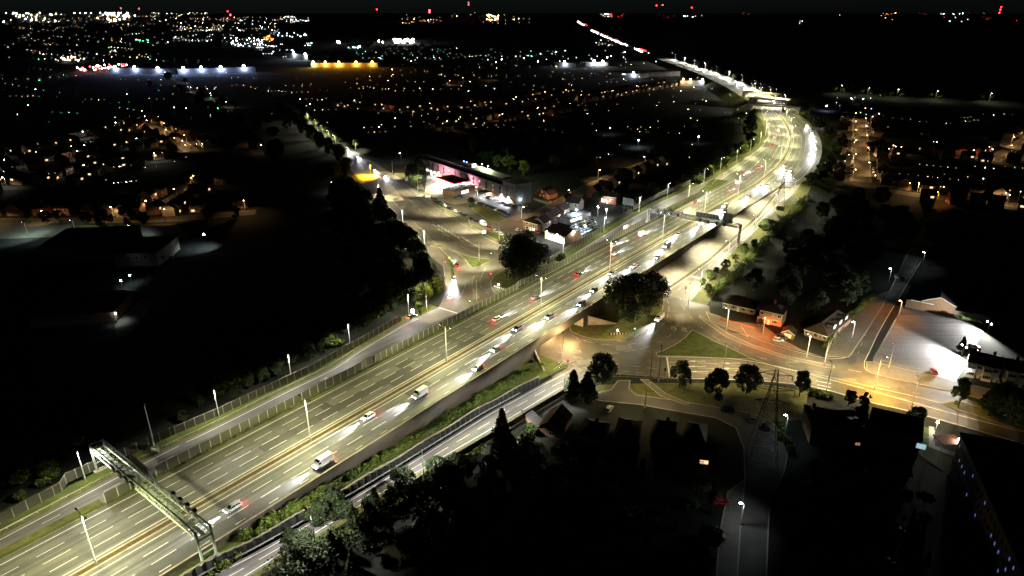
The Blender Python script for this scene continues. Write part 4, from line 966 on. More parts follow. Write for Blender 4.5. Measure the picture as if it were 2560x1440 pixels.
for i in range(24):
    s = 380 + i * 15.5; n = NEDGE(s) - random.uniform(6, 20); tree(random.choice(['round', 'light']), MP(s, n, 3.5), random.uniform(6, 11), 'dark tree on the bank inside the motorway bend', 'trees inside the motorway bend', 1.3)
for i in range(24):
    s = 430 + i * 15; n = SEDGE(s) + random.uniform(6, 16); tree(random.choice(['round', 'light']), MP(s, n, 3.5), random.uniform(6, 10), 'dark tree on the bank outside the motorway bend', 'trees outside the motorway bend', 1.3)
for i in range(15):
    s = 300 + i * 8.5; tree('light' if i % 3 else 'round', MP(s, -40 - random.uniform(0, 9), 1), random.uniform(6, 9), 'green tree behind the outer fence past the far gantry', 'trees behind the far fence', 1.2)
for i in range(13):
    s = 830 + i * 60; tree('round', MP(s, SEDGE(s) + random.uniform(9, 20), 2), random.uniform(8, 12), 'black tree beside the far motorway', 'trees beside the far motorway', 1.4)
def hedge(label, pts, w, h, n, mats=('leaf', 'leafy'), cat='hedge', name='hedge', size=.36):
    P = [Vector(p) for p in pts]; o = P[0]; bl = []
    for a, c in zip(P, P[1:]):
        k = max(1, int((c - a).length / .9))
        for i in range(k):
            q = a.lerp(c, i / k); hh = h * random.uniform(.7, 1.25); ww = w * random.uniform(.6, 1.2)
            bl.append(((q.x - o.x + random.uniform(-.4, .4) * w, q.y - o.y + random.uniform(-.4, .4) * w, q.z - o.z + hh * .35), max(hh, ww) * .5))
    ob = cloud(bl, 0, n, size, [M[m] for m in mats], name, None, len(D.objects), .4); ob.location = o; tag(ob, label, cat)
SB = lambda s0, s1: sline(s0, s1, lambda s: (17.9 + nS1a(s) - 1.8) / 2, lambda s: zS1(s) + .7, 3)
hedge('lit leafy hedge between boarded wall and lower slip road, nearest the gantry', SB(-6, 22), 2.6, 2.6, 9000)
hedge('lit leafy hedge below the boarded wall, middle stretch', SB(24, 58), 2.2, 1.8, 8000)
hedge('dim bushy hedge below the boarded wall, stretch ending under the bridge', SB(60, 110), 3.0, 2.2, 10000)
hedge('scrubby bushes at the foot of the big gantry legs', sline(-20, -9, 24, 6.0, 3), 2.0, 1.0, 1200)
hedge('green hedge strip outside the lower slip road kerb', sline(10, 60, lambda s: nS1b(s) + 4, lambda s: zS1(s) * .4, 3), 3, 2.6, 9000)
hedge('dark overgrown hedge outside the lower slip road, bottom stretch', sline(-70, 12, lambda s: nS1b(s) + 4.5, lambda s: zS1(s) * .5, 3), 5, 4.6, 15000, ('leafd', 'leafd', 'leaf'), size=.5)
hedge('bright green shrubbery along the top of the walled slip road bank', fl([(212, 46), (235, 47), (262, 45), (300, 43), (345, 41), (395, 38)], lambda s: zS2(s) * .7), 4.0, 3.0, 26000, ('leafy', 'leaf'))
hedge('dark green hedge along the hard standing by the side road', [G(x, y) for x, y in ((2066, 872), (2100, 815), (2150, 775), (2190, 735))], 2.2, 2.4, 7000, ('leaf', 'leaf', 'leafy'))
hedge('low hedge between road arrows and the dark house', [G(x, y) for x, y in ((2028, 985), (2060, 993), (2085, 1000))], 2.2, 2.0, 3500)
hedge('narrow pale green hedge curving beside the headlights on the left slip road', [G(x, y) for x, y in ((1122, 645), (1127, 665), (1132, 685), (1131, 705))], 1.0, 1.2, 2200, ('leafy',))
hedge('grassy tufts under the fence between motorway and left slip road', sline(-18, 130, -16.4, 7.05, 4), .8, .5, 6000, ('leafy', 'leaf'), 'grass', 'grass_tufts', .25)
hedge('green strip of weeds beside the far slip road fence', sline(286, 352, -16.4, 7.05, 4), .9, .6, 3000, ('leafy', 'leaf'), 'grass', 'grass_tufts', .3)
hedge('dark creeper along the car park back wall', [G(x, y, 1.5) for x, y in ((2385, 795), (2430, 803), (2465, 812))], 1.2, 1.5, 2500, ('leaf',))
hedge('leafy hedge beside the small white lamp and lane', [G(x, y) for x, y in ((1955, 1070), (1960, 1100), (1975, 1130))], 1.5, 2.2, 2500)
# ================================================================ vehicles
PAINT = {n: mat('paint_' + n, c, var=.05, rough=.28, spec=.6) for n, c in (('white', (.68, .68, .66)), ('black', (.012, .012, .014)), ('silver', (.33, .34, .35)), ('blue', (.02, .04, .20)), ('red', (.25, .01, .012)), ('grey', (.09, .095, .1)), ('yellow', (.6, .42, .02)))}
M['lampglass'] = mat('lamp_glass', (.5, .5, .5), var=.1, rough=.15, spec=.7); M['redglass'] = mat('red_glass', (.25, .01, .01), var=.1, rough=.2)
def car_proto(colour, kind='car', lit=False, name=None):
    t = thing(name or ('van' if kind == 'van' else 'car'), '', 'van' if kind == 'van' else 'car'); pm = PAINT[colour]
    if kind == 'van': L_, Wd, st = 5.6, 1.98, [(-2.8, .45, 2.35, 1), (-2.75, .35, 2.5, 1), (1.2, .35, 2.5, 1), (1.75, .35, 1.9, .95), (2.05, .35, 1.25, .95), (2.7, .4, 1.05, .9), (2.8, .5, .8, .85)]
    elif kind == 'suv': L_, Wd, st = 4.6, 1.88, [(-2.3, .5, .9, .86), (-2.22, .36, 1.08, .94), (-1.2, .32, 1.12, 1), (1.0, .32, 1.08, 1), (1.9, .34, .98, .95), (2.2, .42, .85, .88), (2.3, .5, .72, .8)]
    else: L_, Wd, st = 4.2, 1.76, [(-2.1, .45, .78, .84), (-2.02, .32, .92, .93), (-1.1, .26, .96, 1), (.8, .26, .93, 1), (1.65, .28, .84, .95), (2.0, .36, .72, .86), (2.1, .45, .6, .78)]
    b = MB(); rings = []
    for x, z0, z1, wf in st:
        w = Wd / 2 * wf; zm = z0 + (z1 - z0) * .55
        rings.append([Vector(p) for p in ((x, -w * .93, z0), (x, -w, zm), (x, -w * .93, z1 - .03), (x, -w * .8, z1), (x, w * .8, z1), (x, w * .93, z1 - .03), (x, w, zm), (x, w * .93, z0))])
    for a, c in zip(rings, rings[1:]):
        for k in range(8): j = (k + 1) % 8; b.face([a[k], a[j], c[j], c[k]], pm)
    b.face(rings[0][::-1], pm); b.face(rings[-1], pm); b.build('body', t, smooth=False)
    if kind != 'van':
        zb = st[3][2] - .02; zt = 1.66 if kind == 'suv' else 1.44; xr, xf = (-2.0, 1.0) if kind == 'suv' else (-1.85, .85)
        g = MB(); w = Wd / 2 * .92; lo = [(xr, -w, zb), (xf + .35, -w, zb), (xf + .35, w, zb), (xr, w, zb)]; hi = [(xr + .38, -w * .78, zt), (xf - .35, -w * .78, zt), (xf - .35, w * .78, zt), (xr + .38, w * .78, zt)]
        for k in range(4): j = (k + 1) % 4; g.face([lo[k], lo[j], hi[j], hi[k]], M['glass'])
        g.build('windows', t)
        r = MB(); r.box(((xr + xf) / 2 + .015, 0, zt + .02), (xf - xr - .68, Wd * .74, .06), pm, taper=.92)
        for x0_, x1_ in ((xr, xr + .38), (xf + .35, xf - .35)):
            for sg in (-1, 1): r.tube((x0_, sg * w, zb), (x1_, sg * w * .78, zt), .045, pm, n=4)
        for sg in (-1, 1): r.tube((-.4, sg * w * 1.0, zb), (-.4, sg * w * .79, zt), .04, pm, n=4)
        r.build('roof', t)
    else:
        g = MB(); g.face([(1.22, -.8, 2.44), (1.78, -.82, 1.88), (1.78, .82, 1.88), (1.22, .8, 2.44)], M['glass']); g.box((1.5, -.98, 1.65), (.8, .03, .5), M['glass']); g.box((1.5, .98, 1.65), (.8, .03, .5), M['glass'])
        g.v = [(p[0] + .02, p[1], p[2] + .02) for p in g.v]; g.build('windows', t)
    wr = .33 if kind == 'car' else .37
    for x in (-L_ * .31, L_ * .31):
        for sg in (-1, 1):
            wb = MB(); wb.tube((x, sg * (Wd / 2 - .2), wr), (x, sg * (Wd / 2 + .01), wr), wr, M['tyre'], n=12); o = wb.build('wheel', t)
            rb = MB(); rb.tube((x, sg * (Wd / 2), wr), (x, sg * (Wd / 2 + .025), wr), wr * .6, M['steel'], n=8); rb.build('rim', o)
    hz, tz = (.72, .95) if kind == 'suv' else ((.85, 1.2) if kind == 'van' else (.6, .78))
    for sg in (-1, 1):
        hb = MB(); hb.box((L_ / 2 - .04, sg * Wd * .33, hz), (.14, .36, .16), M['head'] if lit else M['lampglass']); hb.build('headlight', t)
        tb = MB(); tb.box((-L_ / 2 + .03, sg * Wd * .35, tz), (.12, .30, .16), M['tail'] if lit else M['redglass']); tb.build('taillight', t)
    if lit:
        light('SPOT', 'headlamp_beam', (L_ / 2 + .15, 0, hz), HP, (.95, .96, 1.0), t, 40, 1.0, rot=(R(90 - 3.2), 0, R(-90)), radius=.3)
        light('POINT', 'taillight_glow', (-L_ / 2 - .25, 0, tz), 130, (1, .05, .05), t, radius=.2)
    bpy.context.view_layer.update(); reg(t); return t
HP = 42000
CP = {(c, k): car_proto(c, k) for c, k in (('white', 'car'), ('black', 'car'), ('silver', 'car'), ('blue', 'suv'), ('red', 'car'), ('grey', 'suv'), ('white', 'suv'), ('black', 'suv'), ('white', 'van'), ('grey', 'car'), ('yellow', 'car'))}
LP_ = {(c, k): car_proto(c, k, True) for c, k in (('white', 'car'), ('grey', 'suv'), ('black', 'car'), ('silver', 'car'), ('white', 'van'))}
def park(c, k, p, a, label, group=None): return place(CP[(c, k)], p, a, label, group)
def drive(i, p, a, label, group): return place(LP_[list(LP_)[i % 5]], p, a, label, group)
COLN = ['white hatchback', 'grey estate car', 'black hatchback', 'silver hatchback', 'white panel van']
i = 0
for lane, n in ((0, 6.4), (1, 10.0), (2, 13.5)):
    tabs = {0: [44, 118, 190, 262, 330, 395, 470], 1: [-42, -2, 62, 100, 134, 168, 204, 240, 281, 320, 362, 400], 2: [22, 86, 152, 222, 300, 455]}[lane]
    for j, s in enumerate(tabs):
        drive(i, MP(s, n, 7.01), MD(s) + math.pi, 'oncoming %s, headlights on, %s from the bottom in the %s lane' % (COLN[i % 5], ORD[j], ['inner', 'middle', 'outer'][lane]), 'oncoming motorway traffic'); i += 1
for j, (s, n) in enumerate(((120, -5.2), (146, -5.2), (180, -5.2), (214, -5.4), (250, -8.8), (225, -12.3), (300, -8.8), (330, -12.3), (372, -5.2), (395, -8.8), (430, -12.3), (455, -8.8), (560, -12.3), (600, -12.3), (640, -8.8))):
    drive(i, MP(s, n, 7.01), MD(s), 'departing %s with red tail lights on the motorway, %s from the near end' % (COLN[i % 5], ORD[j]), 'motorway traffic driving away'); i += 1
for j, s in enumerate((520, 545, 575, 610, 640, 690)):
    drive(i, MP(s, 22, 7.01), MD(s) + math.pi, '%s, headlights on, in the outermost bend lane, %s from the near end' % (COLN[i % 5], ORD[j]), 'traffic leaving at the bend'); i += 1
for j, s in enumerate(range(850, 1560, 22)):
    n = (6.4, 10.0, 13.5)[j % 3]
    drive(i, MP(s, n, 7.01), MD(s) + math.pi, '%s with bright headlights on the far motorway past the overbridges' % COLN[i % 5], 'far motorway traffic'); i += 1
for x, y, x2, y2, w in ((1648, 800, 1600, 838, 'rounding the roundabout below the bright motorway'), (1125, 745, 1140, 690, 'driving up from the left slip road'), (1030, 806, 1060, 790, 'climbing the left slip road'), (1142, 665, 1120, 625, 'leaving the roundabout by the wood'), (1135, 700, 1128, 745, 'coming round the curve by the narrow hedge'),
                        (868, 376, 900, 397, 'first on the main road from the far end'), (893, 392, 925, 413, 'second on the main road from the far end'), (935, 425, 960, 443, 'third on the main road by the yellow bay'), (960, 442, 990, 465, 'fourth on the main road beside the corner verge')):
    a = G(x, y); c = G(x2, y2); z = 2.0 if x == 1030 else .06
    a.z = z
    drive(i, a, math.atan2(c.y - a.y, c.x - a.x), '%s with its lights on, %s' % (COLN[i % 5], w), 'lit cars around the roundabout'); i += 1
for s, w in ((232, 'just past the car lot'), (262, 'before the far gantry')):
    drive(i, MP(s, -24, zN2(s) + .02), MD(s), '%s with red lights on the far slip road %s' % (COLN[i % 5], w), 'lit cars on the far slip road'); i += 1
# parked cars
row = [(1088, 501, 'black'), (1098, 508, 'black'), (1112, 516, 'white'), (1124, 523, 'black'), (1139, 530, 'white'), (1151, 536, 'grey'), (1163, 541, 'black'), (1177, 549, 'black'), (1191, 556, 'black'), (1209, 563, 'van'), (1224, 572, 'red'), (1239, 580, 'silver'), (1253, 587, 'white')]
ar = math.atan2(G(1253, 587).y - G(1088, 501).y, G(1253, 587).x - G(1088, 501).x)
for j, (x, y, c) in enumerate(row):
    if c == 'van': park('white', 'van', G(x, y, .06), ar, 'white box van parked in the long row beside the grass verge')
    else: park(c, 'car', G(x, y, .06), ar, '%s car parked beside the grass verge, %s from the far end of the row' % (c, ORD[j]), 'row of cars parked along the verge')
ca = math.atan2(G(1255, 535).y - G(1185, 502).y, G(1255, 535).x - G(1185, 502).x)
for j in range(13):
    f = j / 12; p = G(1184 + 72 * f, 504 + 27 * f, .07); c = ['black', 'grey', 'white', 'black', 'black', 'silver', 'black', 'grey', 'black', 'black', 'white', 'black', 'black'][j]
    park(c, 'car', p, ca + R(75), '%s car in the front row of the hotel car park, %s from the left' % (c, ORD[j]), 'front row of the hotel car park')
for j in range(8):
    f = j / 7; p = G(1222 + 66 * f, 494 + 24 * f, .07); c = ['black', 'silver', 'white', 'white', 'silver', 'white', 'silver', 'black'][j]
    park(c, 'suv' if c in ('white', 'black') else 'car', p, ca + R(80), '%s car beside the hotel wall lamps, %s from the left' % (c, ORD[j]), 'cars parked against the hotel wall')
park('blue', 'suv', G(1269, 541, .07), ca + R(10), 'blue tall car parked at the near corner of the hotel car park'); park('black', 'car', G(1262, 535, .07), ca, 'black car beside the blue one at the hotel car park corner')
park('blue', 'suv', G(1151, 494, .07), ca + R(20), 'blue car parked before the filling station shop'); park('grey', 'car', G(1138, 497, .07), ca + R(20), 'grey car parked left of the blue one by the shop'); park('grey', 'suv', G(1310, 518, .07), ca + R(90), 'grey car beside the slate end wall of the hotel')
park('silver', 'car', G(1296, 577, .07), ca + R(20), 'silver car in front of the detached house by the car showroom'); park('red', 'car', G(1343, 582, .07), ca, 'red car between the detached house and the showroom')
park('black', 'suv', G(1954, 846, .1), R(-20), 'black car on the drive of the small gabled garage'); park('silver', 'car', G(1945, 853, .1), R(-18), 'silver car at the kerb in the red-orange light')
park('black', 'suv', G(1901, 811, .1), R(-110), 'black car nose-on before the white semi-detached house'); park('red', 'suv' if ('red', 'suv') in CP else 'car', G(2334, 932, .12), R(70), 'dark red car parked at the front edge of the floodlit car park')
park('silver', 'car', G(2434, 870, .1), R(-15), 'silver car in shadow right of the car park pine'); park('silver', 'car', G(1522, 1026, .1), R(60), 'silver car on a drive below the cul-de-sac')
park('grey', 'suv', G(1878, 1050, .12), R(80), 'grey car on the lane just left of the pylon'); park('black', 'car', G(1915, 1070, .12), R(80), 'black car at the pylon foot'); park('black', 'suv', G(1818, 1028, .12), R(165), 'black car on the access road before the pylon')
park('red', 'car', G(1802, 1258, .1), R(-10), 'red car on a drive beside the bottom lane, upper one'); park('red', 'car', G(1790, 1345, .1), R(-5), 'red car on a drive beside the bottom lane, lower one')
park('silver', 'car', G(1985, 1250, .1), R(-20), 'silver car lit warmly right of the dark lane'); park('black', 'car', G(1448, 443, .07), R(40), 'dark car on the dim street behind the hotel'); park('grey', 'suv', G(1428, 492, .07), R(45), 'grey car parked on the dim street above the showroom')
park('silver', 'car', G(2417, 958, .1), R(60), 'dark silver car in front of the white terrace'); park('white', 'car', G(2240, 693, .1), R(65), 'white car parked in the dark side road'); park('black', 'car', G(2253, 700, .1), R(65), 'black car across from the white one in the side road')
for j, (x, y) in enumerate(((325, 600), (331, 594), (338, 588), (345, 583))): park(['white', 'silver', 'white', 'silver'][j], 'car', G(x, y, .08), R(20), '%s car in the school car park, %s from the near end' % (['white', 'silver', 'white', 'silver'][j], ORD[j]), 'cars in the school car park')
rg = random.Random(3)
j = 0
for r_ in range(5):
    for q in range(7):
        a = G(1440, 592).lerp(G(1487, 570), q / 6); c = G(1432, 560).lerp(G(1476, 545), q / 6); p = a.lerp(c, r_ / 4.4); p.z = .07
        cc = rg.choice(['white', 'silver', 'blue', 'black', 'silver', 'white']); cc = 'yellow' if (r_, q) == (2, 3) else cc
        park(cc, 'suv' if cc == 'blue' else 'car', p, ar + R(70) + rg.uniform(-.1, .1), '%s car in the lit sales lot, %s row from the front, %s from left' % (cc, ORD[r_], ORD[q]), 'cars in the lit sales lot'); j += 1
for side, xo in ((-1, 0), (1, 0)):
    for q in range(16):
        y = 310 + q * 8.8; a = G(2137 - q * .6 if side < 0 else 2170 + q * 1.0, y)
        park(rg.choice(['white', 'silver', 'grey', 'black', 'white', 'red']) , 'car', a, math.atan2(493 - 806, 263 - 414), 'car on the %s side of the straight brown-lit street, %s from the far end' % ('left' if side < 0 else 'right', ORD[q]), 'cars along the straight street') if rg.random() < .8 else None

# ================================================================ buildings
def bframe(name, label, cat, p0, p1, group=None):
    d = (p1 - p0); d.z = 0; L_ = d.length; a = math.atan2(d.y, d.x); mid = (p0 + p1) / 2
    return thing(name, label, cat, (mid.x, mid.y, 0), a, group), L_
def win(t, x, y, z, w, h, m, face='y', fr='white', rib=2):
    """window standing 3 cm proud of a wall; face y: wall faces -y at depth y"""
    f = MB(); g = MB(); e = .05
    if face == 'y':
        for (cx_, cz, sx, sz) in ((x, z - h / 2, w, .08), (x, z + h / 2, w, .08), (x - w / 2, z, .08, h), (x + w / 2, z, .08, h)): f.box((cx_, y - .04, cz), (sx + .06, .1, sz), M[fr])
        for k in range(1, rib): f.box((x - w / 2 + k * w / rib, y - .05, z), (.06, .08, h - .1), M[fr])
        g.box((x, y - .015, z), (w, .05, h), M[m])
    else:
        sg = 1 if face == 'x' else -1
        for (cy_, cz, sy, sz) in ((y, z - h / 2, w, .08), (y, z + h / 2, w, .08), (y - w / 2, z, .08, h), (y + w / 2, z, .08, h)): f.box((x + .04 * sg, cy_, cz), (.1, sy + .06, sz), M[fr])
        g.box((x + .015 * sg, y, z), (.05, w, h), M[m])
    o = f.build('window', t); g.build('pane', o); return o
def roof_mb(L_, dp, eave, ridge, style, m, over=.35, wm=None):
    b = MB(); x0, x1, y0, y1 = -L_ / 2 - over, L_ / 2 + over, -over, dp + over; ym = dp / 2; th = .18
    if style == 'gx':                     # ridge along x
        for z in (0,):
            b.face([(x0, y0, eave), (x1, y0, eave), (x1, ym, ridge), (x0, ym, ridge)], m); b.face([(x1, y1, eave), (x0, y1, eave), (x0, ym, ridge), (x1, ym, ridge)], m)
            b.face([(x0, y0, eave - th), (x0, y0, eave), (x0, ym, ridge), (x0, ym, ridge - th)], wm or m); b.face([(x1, ym, ridge - th), (x1, ym, ridge), (x1, y0, eave), (x1, y0, eave - th)], wm or m)
        b.face([(x0, y0, eave - th), (x1, y0, eave - th), (x1, y0, eave), (x0, y0, eave)], M['white'])
    elif style == 'gy':                   # gable faces the front
        b.face([(x0, y0, eave), (0, y0, ridge), (0, y1, ridge), (x0, y1, eave)][::-1], m); b.face([(0, y0, ridge), (x1, y0, eave), (x1, y1, eave), (0, y1, ridge)][::-1], m)
        b.face([(x0, y0 - .01, eave - th), (x0, y0 - .01, eave), (0, y0 - .01, ridge), (0, y0 - .01, ridge - th)][::-1], M['white']); b.face([(0, y0 - .01, ridge - th), (0, y0 - .01, ridge), (x1, y0 - .01, eave), (x1, y0 - .01, eave - th)][::-1], M['white'])
    elif style == 'hy':
        q = L_ / 2; a, c = (0, y0 + q, ridge), (0, y1 - q, ridge)
        b.face([(x0, y0, eave), (x1, y0, eave), a], m); b.face([(x1, y0, eave), (x1, y1, eave), c, a], m); b.face([(x1, y1, eave), (x0, y1, eave), c], m); b.face([(x0, y1, eave), (x0, y0, eave), a, c], m)
        b.face([(x0, y0, eave - th), (x1, y0, eave - th), (x1, y0, eave), (x0, y0, eave)], M['white'])
    elif style == 'hip':
        q = min(dp / 2, L_ / 2 - .3); a, c = (x0 + q, ym, ridge), (x1 - q, ym, ridge)
        b.face([(x0, y0, eave), (x1, y0, eave), c, a], m); b.face([(x1, y1, eave), (x0, y1, eave), a, c], m); b.face([(x0, y1, eave), (x0, y0, eave), a], m); b.face([(x1, y0, eave), (x1, y1, eave), c], m)
        b.face([(x0, y0, eave - th), (x1, y0, eave - th), (x1, y0, eave), (x0, y0, eave)], M['white'])
    else:
        b.box((0, dp / 2, eave + .15), (L_ + .3, dp + .3, .3), m)
    return b
def house(label, p0, p1, dp, eave, ridge, style='hip', wm='brickb', rm='roof', wins=(), chim=(), door=None, group=None, name='house', cat='house', base='brick', baseh=0):
    t, L_ = bframe(name, label, cat, p0, p1, group); b = MB()
    b.box((0, dp / 2, eave / 2), (L_, dp, eave), M[wm])
    if baseh: b.box((0, dp / 2, baseh / 2), (L_ + .05, dp + .05, baseh), M[base])
    if style == 'gy':
        for y in (0, dp): b.face([(-L_ / 2, y, eave), (L_ / 2, y, eave), (0, y, ridge - .1)], M[wm])
    if style == 'gx':
        for x in (-L_ / 2, L_ / 2): b.face([(x, 0, eave), (x, dp, eave), (x, dp / 2, ridge - .1)], M[wm])
    b.build('wall', t); ro = roof_mb(L_, dp, eave, ridge, style, M[rm]).build('roof', t)
    for x, y in chim:
        c = MB(); c.box((x, y, ridge + .3), (.9, .6, 1.8), M['brick']); c.tube((x - .2, y, ridge + 1.2), (x - .2, y, ridge + 1.6), .12, M['brickb']); c.tube((x + .2, y, ridge + 1.2), (x + .2, y, ridge + 1.6), .12, M['brickb']); c.build('chimney', ro)
    for w in wins: win(t, *w)
    if door is not None: d = MB(); d.box((door, -.04, 1.05), (1.0, .12, 2.1), M['white']); d.build('door', t)
    return t
# white semi-detached house in the red-orange light
t = house('white rendered semi-detached house with red brick bay, lit red-orange from the street', G(1896, 805), G(1952, 818), 8, 5.6, 8.0, 'hip', 'render', 'roof',
      [(-3.6, 0, 4.3, 1.5, 1.1, 'glass'), (3.2, 0, 4.3, 1.5, 1.1, 'glass'), (.9, 0, 4.3, .5, 1, 'glass'), (1.9, 0, 1.6, 2.4, 1.4, 'glass', 'y', 'white', 4)], [(0, 4)], -0.6, baseh=0)
b = MB(); b.box((-3.4, -.45, 1.4), (3.2, .9, 2.8), M['brick']); b.build('bay', t); win(t, -3.4, -.92, 1.9, 2.4, 1.3, 'glass', 'y', 'white', 4)
house('long white-fronted bungalow with dark hipped roof left of the white semi', G(1806, 770), G(1884, 788), 9, 2.6, 5.6, 'hip', 'render', 'roof', [(x, 0, 1.5, 2.0, 1.3, 'glass', 'y', 'white', 3) for x in (-5.5, -2, 2.2, 5.6)], [(2, 4.5)], 0)
house('small red brick garage with white gable boards beside the white semi', G(1952, 843), G(1983, 850), 5, 2.2, 3.8, 'gy', 'brick', 'roof', [(0, 0, 1.3, 2.6, 1.4, 'win_d', 'y', 'white', 4)], (), None, None, 'garage', 'garage')
t = house('bungalow with white fence-like front and long dormered roof by the hard standing', G(2010, 838), G(2066, 856), 24, 2.6, 6.0, 'hy', 'brickb', 'roof', [(x, 0, 1.5, 1.7, 1.3, 'glass', 'y', 'white', 3) for x in (-3.4, 0, 3.4)])
for k in range(3):
    b = MB(); b.box((3.2, 6 + k * 6, 4.6), (2.4, 2.4, 1.6), M['roofg']); b.box((4.42, 6 + k * 6, 4.6), (.06, 2.4, 1.5), M['white']); b.build('dormer', t)
for k, (x0, y0, x1, y1) in enumerate(((2412, 938, 2450, 947), (2451, 948, 2492, 957), (2505, 960, 2560, 970))):
    L_ = (G(x1, y1) - G(x0, y0)).length
    t = house('white terrace house with bay windows, %s from the left beyond the car park' % ORD[k], G(x0, y0), G(x1, y1), 8, 5.4, 8.2, 'gx', 'white', 'roof', [(-L_ * .22, 0, 4.1, 2.0, 1.2, 'glass', 'y', 'white', 4), (L_ * .25, 0, 4.1, 1.4, 1.1, 'glass', 'y', 'white', 2)], [(0, 4)], L_ * .3, 'white terrace beyond the car park', baseh=1.0)
    b = MB(); b.box((-L_ * .22, -.45, 2.5), (2.8, .9, 5), M['white']); b.build('bay', t); win(t, -L_ * .22, -.92, 1.6, 2.3, 1.3, 'glass', 'y', 'white', 4); win(t, -L_ * .22, -.92, 4.1, 2.3, 1.2, 'glass', 'y', 'white', 4)
    if k == 0: light('POINT', 'porch_light', (-L_ * .45, -1.2, 2.3), 160, (.9, 1, .95), t); b = MB(); b.ball((-L_ * .45, -.5, 2.3), .18, M['e_white']); b.build('porch_lamp', t)
# warehouse behind the car park
t = house('brown brick hall with a wide gable behind the floodlit car park', G(2300, 776), G(2383, 792), 26, 4.6, 7.6, 'gy', 'brickb', 'roofg', (), (), None, None, 'warehouse', 'warehouse')
t = house('low brick hall with a white lit roof edge behind the car park top left corner', G(2262, 768), G(2300, 776), 20, 3.6, 3.9, 'flat', 'brickb', 'roofg', (), (), None, None, 'warehouse', 'warehouse')
b = MB(); b.box((3, -.2, 3.9), (8.5, .1, .25), M['white']); b.build('gutter', t)
def wall(label, pxs, h, m='conc', th=.25, z=0.0):
    P = [G(x, y, z) for x, y in pxs]; o = P[0]; t = thing('boundary_wall', label, 'wall', o); b = MB()
    for a, c in zip(P, P[1:]):
        d = c - a; b.box(((a.x + c.x) / 2 - o.x, (a.y + c.y) / 2 - o.y, h / 2), (d.length, th, h), M[m], math.atan2(d.y, d.x))
    b.build('wall_face', t); return t
wall('pale concrete panel wall along the back right edge of the car park', [(2383, 792), (2430, 800), (2474, 806)], 3.0, 'concd')
wall('pale low wall between the hard standing hedge and bungalow', [(2064, 888), (2085, 845), (2110, 815)], 2.0, 'conc'); wall('brick wall before the hard standing houses', [(1800, 800), (1845, 812), (1888, 822)], .9, 'brick')
# hotel
hp0, hp1 = Vector((-74, 530, 0)), Vector((2.5, 425.5, 0))
d = (hp1 - hp0).normalized(); L_ = (hp1 - hp0).length; nrm = Vector((-d.y, d.x, 0))
t, L_ = bframe('hotel', 'long pale clad hotel block with slate end wall, lit pink near the filling station', 'hotel', hp0, hp1)
DP = 12.5; b = MB(); b.box((0, DP / 2, 5.2), (L_, DP, 10.4), M['clad']); b.box((0, -.06, 1.6), (L_ - 1, .12, 3.0), M['brickb']); b.build('wall', t)
b = MB(); b.box((-10, DP / 2 + 1.5, 11.8), (L_ - 22, DP - 4, 2.8), M['clads']); b.build('upper_storey', t)
b = MB(); b.box((0, DP / 2, 10.55), (L_ + .6, DP + .6, .25), M['roofg']); b.build('roof', t); b = MB(); b.box((-10, DP / 2 + 1.5, 13.3), (L_ - 21, DP - 3, .25), M['roofg']); b.build('roof', t)
b = MB(); b.box((L_ / 2 - 7.5, DP / 2, 6.9), (15.2, DP + .2, 13.4), M['clad']); b.box((L_ / 2 + .15, DP / 2, 6.8), (.12, DP + .3, 13.6), M['clads']); b.box((L_ / 2 - 7.5, DP / 2, 13.7), (15.4, DP + .5, .25), M['roofg']); b.build('end_block', t)
k = 0; x = -L_ / 2 + 5
while x < L_ / 2 - 2:
    b = MB(); b.box((x, -.08, 7.0), (1.5, .2, 6.0), M['clads']); o = b.build('window_strip', t)
    for z in (5.0, 7.9):
        g = MB(); g.box((x, -.2, z), (1.2, .06, 1.7), M['glass' if k % 7 != 5 else 'win_d']); g.build('pane', o)
    x += 8.2; k += 1
for x in (-L_ / 2 + 12, -L_ / 2 + 18, -L_ / 2 + 24): b = MB(); b.box((x, -.14, 2.2), (3.2, .06, 1.6), M['sign_w']); b.build('lit_window', t)
for x in (L_ / 2 - 58, L_ / 2 - 47, L_ / 2 - 37): b = MB(); b.box((x, -.14, 2.6), (2.8, .06, 1.2), M['win_w']); b.build('lit_window', t)
for z in (3.2, 5.6, 8.2): b = MB(); b.box((L_ / 2 - 52, -.3, z + 1), (2.4, .5, .3), M['win_w']); b.build('lit_landing', t)
for x in (-L_ / 2 + 30, L_ / 2 - 16, L_ / 2 - 8, ):
    b = MB(); b.ball((x, -.35, 3.4), .3, M['e_white'], 6, 4); b.build('wall_lamp', t); light('SPOT', 'lamp_light', (x, -1.4, 3.6), 6500, (.95, .95, 1.0), t, 160, .7, rot=(R(-10), 0, 0))
b = MB(); b.ball((L_ / 2 + .4, 3.5, 3.2), .3, M['e_cool'], 6, 4); b.build('wall_lamp', t); light('POINT', 'lamp_light', (L_ / 2 + 1.0, 3.5, 3.2), 420, (.85, 1, .98), t)
for x in (6, 14): b = MB(); b.ball((x, DP + .2, 15.2), .28, M['e_white'], 6, 4); b.tube((x, DP, 13.4), (x, DP, 15), .05, M['steel']); b.build('roof_lamp', t); light('POINT', 'lamp_light', (x, DP + 1.2, 15.2), 11000, (.85, 1.0, .55), t)
b = MB(); b.box((0, DP / 2 + 1, 14.6), (8, 4, 2.4), M['clad']); b.build('plant_room', t)
for x in (-16, -12, -3): b = MB(); b.box((x, DP - 1.2, 13.9), (1.6, .15, .35), M['e_blue']); b.build('blue_light', t)
light('SPOT', 'lamp_light', (-22, -9, 6), 14000, (1, .35, .45), t, 150, .8, rot=(R(70), 0, 0))  # two pink lights added to wash the facade, without lamp fittings
light('SPOT', 'lamp_light', (12, -8, 5), 7000, (1, .35, .5), t, 140, .8, rot=(R(75), 0, 0))
